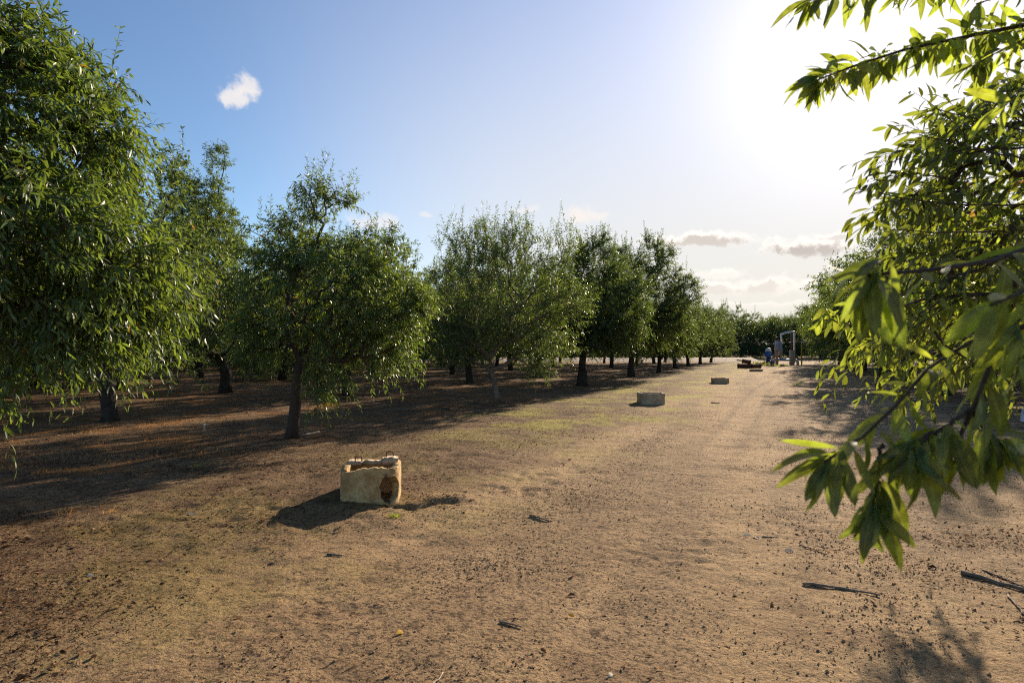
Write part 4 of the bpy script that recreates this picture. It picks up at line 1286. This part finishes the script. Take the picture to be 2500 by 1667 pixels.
# ------------------------------------------------------------------ small things on the ground
def tuft(name, x, y, n, hgt, spread, mat, lab, cat, seed, wd=0.035):
    q = rs(seed)
    P = np.stack([q.normal(0, spread * 0.4, n), q.normal(0, spread * 0.4, n), np.zeros(n) - 0.005], 1)
    D = np.stack([q.normal(0, 0.5, n), q.normal(0, 0.5, n), np.ones(n)], 1)
    Lh = hgt * q.uniform(0.5, 1.2, n)
    v, f = leaf_geo(P, D, q.normal(0, 1, (n, 3)), Lh, Lh * wd, (0, 0.35, 0.7, 1.0), 0.1, q.uniform(0, 0.5, n))
    o = mesh_np(name, v, f, M[mat], None, True, (x, y, gz(x, y)))
    tag(o, lab, cat)
    return o


def scatter_small():
    x, y = foot(960, 1258); tuft("grass_tuft", x, y, 90, 0.075, 0.08, 'grass', "small green grass tuft at the foot of the broken box", "grass tuft", 1)
    x, y = foot(165, 1250); tuft("grass_tuft", x, y, 50, 0.08, 0.12, 'straw', "small orange dry grass tuft at the shadow edge on the left", "grass tuft", 2)
    x, y = foot(278, 1252); tuft("grass_tuft", x, y, 35, 0.05, 0.12, 'straw', "thin yellowish dry tuft right of the orange tuft", "grass tuft", 3)
    x, y = foot(488, 1142); tuft("grass_tuft", x, y, 30, 0.10, 0.1, 'grass', "lone green weed in the shadow edge of the left verge", "weed", 4)
    x, y = foot(803, 990); tuft("grass_tuft", x, y, 240, 0.12, 0.3, 'straw', "wide yellow dry grass patch under the nearest whole tree", "grass tuft", 5)
    for n_, (px, py, lab) in enumerate([(1850, 893, "pale weeds growing left of the pump"), (1868, 892, "leafy weeds close to the pump base"), (1888, 894, "weeds at the foot of the electrical post"), (1912, 895, "low weeds under the blue delivery pipe")]):
        x, y = foot(px, py); tuft("weed_clump", x, y, 170, 0.5 if n_ < 2 else 0.3, 0.55, 'weed', lab, "weeds", 60 + n_, 0.05)
    # sticks
    st = [((1958, 1412), (2145, 1437), 0.0115, 'stick', "long dark stick lying alone below the hanging leaves"),
          ((2344, 1389), (2540, 1438), 0.019, 'stick', "thick dark stick at the right edge, thickest on the ground"),
          ((2396, 1380), (2500, 1422), 0.008, 'stick', "thin stick lying along the thick one at the right edge"),
          ((1294, 1254), (1340, 1266), 0.011, 'stick', "short dark stick right of the broken box on bare sand"),
          ((800, 1346), (838, 1348), 0.012, 'stick', "stubby dark stick below the shadow of the broken box"),
          ((1045, 1667), (1085, 1626), 0.006, 'stick_pale', "pale bare twig at the bottom edge of the photo"),
          ((1221, 1506), (1276, 1518), 0.0075, 'stick', "small pointed stick in the middle foreground"),
          ((1952, 1322), (2013, 1343), 0.006, 'stick', "thin crooked twig just under the hanging leaf tips"),
          ((2455, 1441), (2500, 1490), 0.008, 'stick', "thin stick below the thick one at the right edge"),
          ((1860, 1302), (1897, 1300), 0.008, 'stick', "short dark stick left of the hanging leaf tips"),
          ((742, 1060), (779, 1054), 0.028, 'stick_pale', "pale cut branch stub lying by the young drooping tree"),
          ((2440, 1072), (2500, 1076), 0.010, 'stick', "thin stick in the shade at the right edge"),
          ((1735, 982), (1757, 983), 0.02, 'stick', "dark stick on the moss right of the second box"),
          ((790, 1140), (808, 1141), 0.009, 'stick', "little stick behind the broken box on its left")]
    for n_, (a, b, r_, mat, lab) in enumerate(st):
        q = rs(200 + n_); r_ *= 0.78
        A = foot(*a); B = foot(*b); m = MB()
        T = np.linspace(0, 1, 9)[:, None]
        pts = A * (1 - T) + B * T
        ln = np.linalg.norm(B - A)
        side = np.array([-(B - A)[1], (B - A)[0]]) / ln
        pts = pts + side * q.normal(0, 0.02, (9, 1)) * ln
        z = ghm(pts[:, 0], pts[:, 1]); z = np.convolve(np.pad(z, 2, 'edge'), np.ones(5) / 5, 'valid') + r_ * 0.75 + 0.003
        o3 = np.column_stack([pts, z])
        m.tube(o3, r_ * np.linspace(1.1, 0.65, 9) * q.uniform(0.9, 1.1, 9), 8)
        if ln > 0.25:
            m.tube([o3[5], o3[5] + np.append(side * 0.05 + (B - A) / ln * 0.05, 0.01)], [r_ * 0.5, r_ * 0.25], 6)
        tag(m.build("stick", M[mat], None, True), lab, "stick", "sticks lying on the ground")
    # single fallen leaves
    fl = [((984, 1529), 0.07, 'leaf_yellow', "yellow fallen leaf lying on a dark scrap in the foreground"), ((1401, 1486), 0.045, 'leaf_yellow', "small yellow fallen leaf in the middle of the track"),
          ((1485, 1630), 0.05, 'leaf_pale', "single pale round leaf near the bottom edge"), ((1812, 1298), 0.075, 'leaf_pale', "curled white leaf left of the short stick"), ((1851, 1306), 0.08, 'leaf_pale', "curled white leaf right beside the short stick"),
          ((1935, 1337), 0.08, 'leaf_pale', "pale flat leaf beside the crooked twig"), ((197, 1318), 0.045, 'leaf_yellow', "tiny yellow leaf in the dark litter on the left"), ((232, 1413), 0.05, 'leaf_pale', "tiny white leaf below the mossy patch on the left"),
          ((458, 1263), 0.09, 'leaf_pale', "long pale dry leaf on the left litter")]
    for n_, (a, ln, mat, lab) in enumerate(fl):
        q = rs(300 + n_); x, y = foot(*a)
        v, f = leaf_geo(np.array([[0, 0, 0.0]]), np.array([[q.uniform(-1, 1), q.uniform(-0.6, 0.6), 0.15]]), np.array([[0.2, -0.6, 0.8]]), np.array([ln]), np.array([ln * 0.24]), (0, 0.15, 0.35, 0.6, 0.82, 1.0), 0.3, np.array([0.25]), q)
        v = v - [0, 0, v[:, 2].min()]
        o = mesh_np("fallen_leaf", v, f, M[mat], None, True, (x, y, gz(x, y) + 0.003)); tag(o, lab, "leaf", "fallen leaves on the track")
    # sprinkler stakes and a red scrap under the trees
    for (px, py, h, lab) in ((420, 956, 0.22, "white sprinkler stake under the tall tree on the left"), (500.5, 1052, 0.15, "white sprinkler stake left of the young drooping tree")):
        x, y = foot(px, py); m = MB()
        m.lathe((0, 0, 0), [(0.012, -0.03), (0.012, h * 0.8), (0.022, h * 0.82), (0.022, h), (0.004, h * 1.02)], 10)
        tag(m.build("sprinkler_stake", M['pvc'], None, True, (x, y, gz(x, y))), lab, "sprinkler", "white sprinkler stakes in the orchard")
    x, y = foot(603, 1008); q = rs(8); m = MB(); m.box((0, 0, 0.02), (0.07, 0.05, 0.03), 0.4, 0.008)
    tag(m.build("plastic_scrap", M['red'], None, False, (x, y, gz(x, y))), "red plastic scrap on the shaded ground left of the young drooping tree", "scrap")


scatter_small()


def build_litter():
    """dry leaves, husks and bits of twig: uncountable, one object"""
    q = rs(99)
    def pts(n, ymin, ymax, pw):
        Y = ymin + (ymax - ymin) * q.uniform(0, 1, n) ** pw
        X = (q.uniform(-1.0, 1.0, n)) * (0.82 * Y + 2.0)
        return X, Y
    X, Y = pts(640000, 0.9, 34, 1.6)
    p = X * V[0] + Y * V[1]
    n2 = vnoise(X / 0.7, Y / 0.7, 31) * 0.5 + vnoise(X / 2.3, Y / 2.3, 32) * 0.5
    pw_ = p + 1.2 * vnoise(X / 1.5, Y / 1.5, 33)
    dens = 0.06 + 0.95 * np.clip((-pw_ - 3.1) / 1.3, 0, 1) + 0.55 * np.clip((pw_ + 0.1) / 2.0, 0, 1) * np.clip(0.25 + 2.2 * vnoise(X / 0.45, Y / 0.45, 34), 0, 1.3)
    dens = dens * np.clip(0.65 + 1.0 * n2, 0.05, 1.4) + 0.8 * np.exp(-(((X + 0.72) / 0.3) ** 2 + ((Y - 7.25) / 0.22) ** 2))
    k = q.uniform(0, 1, len(X)) < dens
    X, Y = X[k], Y[k]; n = len(X)
    Z = ghm(X, Y) + 0.003 + q.uniform(0, 0.008, n)
    a = q.uniform(0, 6.28, n)
    D = np.stack([np.cos(a), np.sin(a), q.normal(0, 0.16, n)], 1)
    N = np.stack([q.normal(0, 0.3, n), q.normal(0, 0.3, n), np.ones(n)], 1)
    Lh = q.gamma(2.0, 0.0075, n) + 0.007; Lh = np.minimum(Lh, 0.075)
    Wd = Lh * q.uniform(0.08, 0.3, n)
    v, f = leaf_geo(np.stack([X, Y, Z], 1), D, N, Lh, Wd, None, 0.5, q.uniform(-0.3, 0.3, n))
    o = mesh_np("leaf_litter", v, f, M['litter'])
    tag(o, "dry brown leaves and husks strewn over the ground", "leaf litter", kind='stuff')
    # clods
    X, Y = pts(430000, 0.9, 18, 1.45)
    p = X * V[0] + Y * V[1]
    n2 = vnoise(X / 0.5, Y / 0.5, 41) * 0.6 + vnoise(X / 1.6, Y / 1.6, 42) * 0.4
    sl_ = X * U[0] + Y * U[1]
    stripe = vnoise(p / 0.9, sl_ * 0.1, 43)
    k = q.uniform(0, 1, len(X)) < np.clip(0.12 + 0.55 * stripe + 0.8 * n2, 0.02, 1)
    X, Y = X[k], Y[k]; n = len(X)
    s = np.minimum(q.gamma(1.8, 0.0016, n) + 0.0022, 0.012)
    base = np.array([(1, 0, 0), (0, 1, 0), (-1, 0, 0), (0, -1, 0), (0, 0, 0.8), (0, 0, -0.6)], float)
    v = base[None] * s[:, None, None] * q.uniform(0.6, 1.3, (n, 6, 1)) + q.normal(0, 0.15, (n, 6, 3)) * s[:, None, None]
    ca, sa = np.cos(q.uniform(0, 6.28, n)), np.sin(q.uniform(0, 6.28, n))
    v = v + np.stack([X, Y, ghm(X, Y) + 0.2 * s], 1)[:, None, :]
    t = np.array([(0, 1, 4), (1, 2, 4), (2, 3, 4), (3, 0, 4), (1, 0, 5), (2, 1, 5), (3, 2, 5), (0, 3, 5)])
    T = (np.arange(n)[:, None, None] * 6 + t[None]).reshape(-1, 3)
    o = mesh_np("soil_clods", v.reshape(-1, 3), [T], M['clod'], None, False)
    tag(o, "small crumbs of sandy soil scattered on the track", "soil clods", kind='stuff')
    # dry grass under the trees
    n = 60000
    Y = 9 + 60 * q.uniform(0, 1, n) ** 1.6; X = q.uniform(-0.85, 0.55, n) * Y
    p = X * V[0] + Y * V[1]
    k = (p < -8.2 + vnoise(X, Y, 50)) & (vnoise(X / 1.8, Y / 1.8, 51) * 0.6 + vnoise(X / 0.6, Y / 0.6, 52) * 0.4 > 0.05)
    X, Y = X[k], Y[k]; n = len(X)
    Lh = q.uniform(0.025, 0.07, n)
    v, f = leaf_geo(np.stack([X, Y, ghm(X, Y)], 1), np.stack([q.normal(0, 0.7, n), q.normal(0, 0.7, n), np.ones(n)], 1), q.normal(0, 1, (n, 3)), Lh, Lh * 0.06, None, 0.1, q.uniform(0, 0.5, n))
    o = mesh_np("dry_grass", v, f, M['straw'])
    tag(o, "short orange dry grass under the orchard trees", "dry grass", kind='stuff')


build_litter()
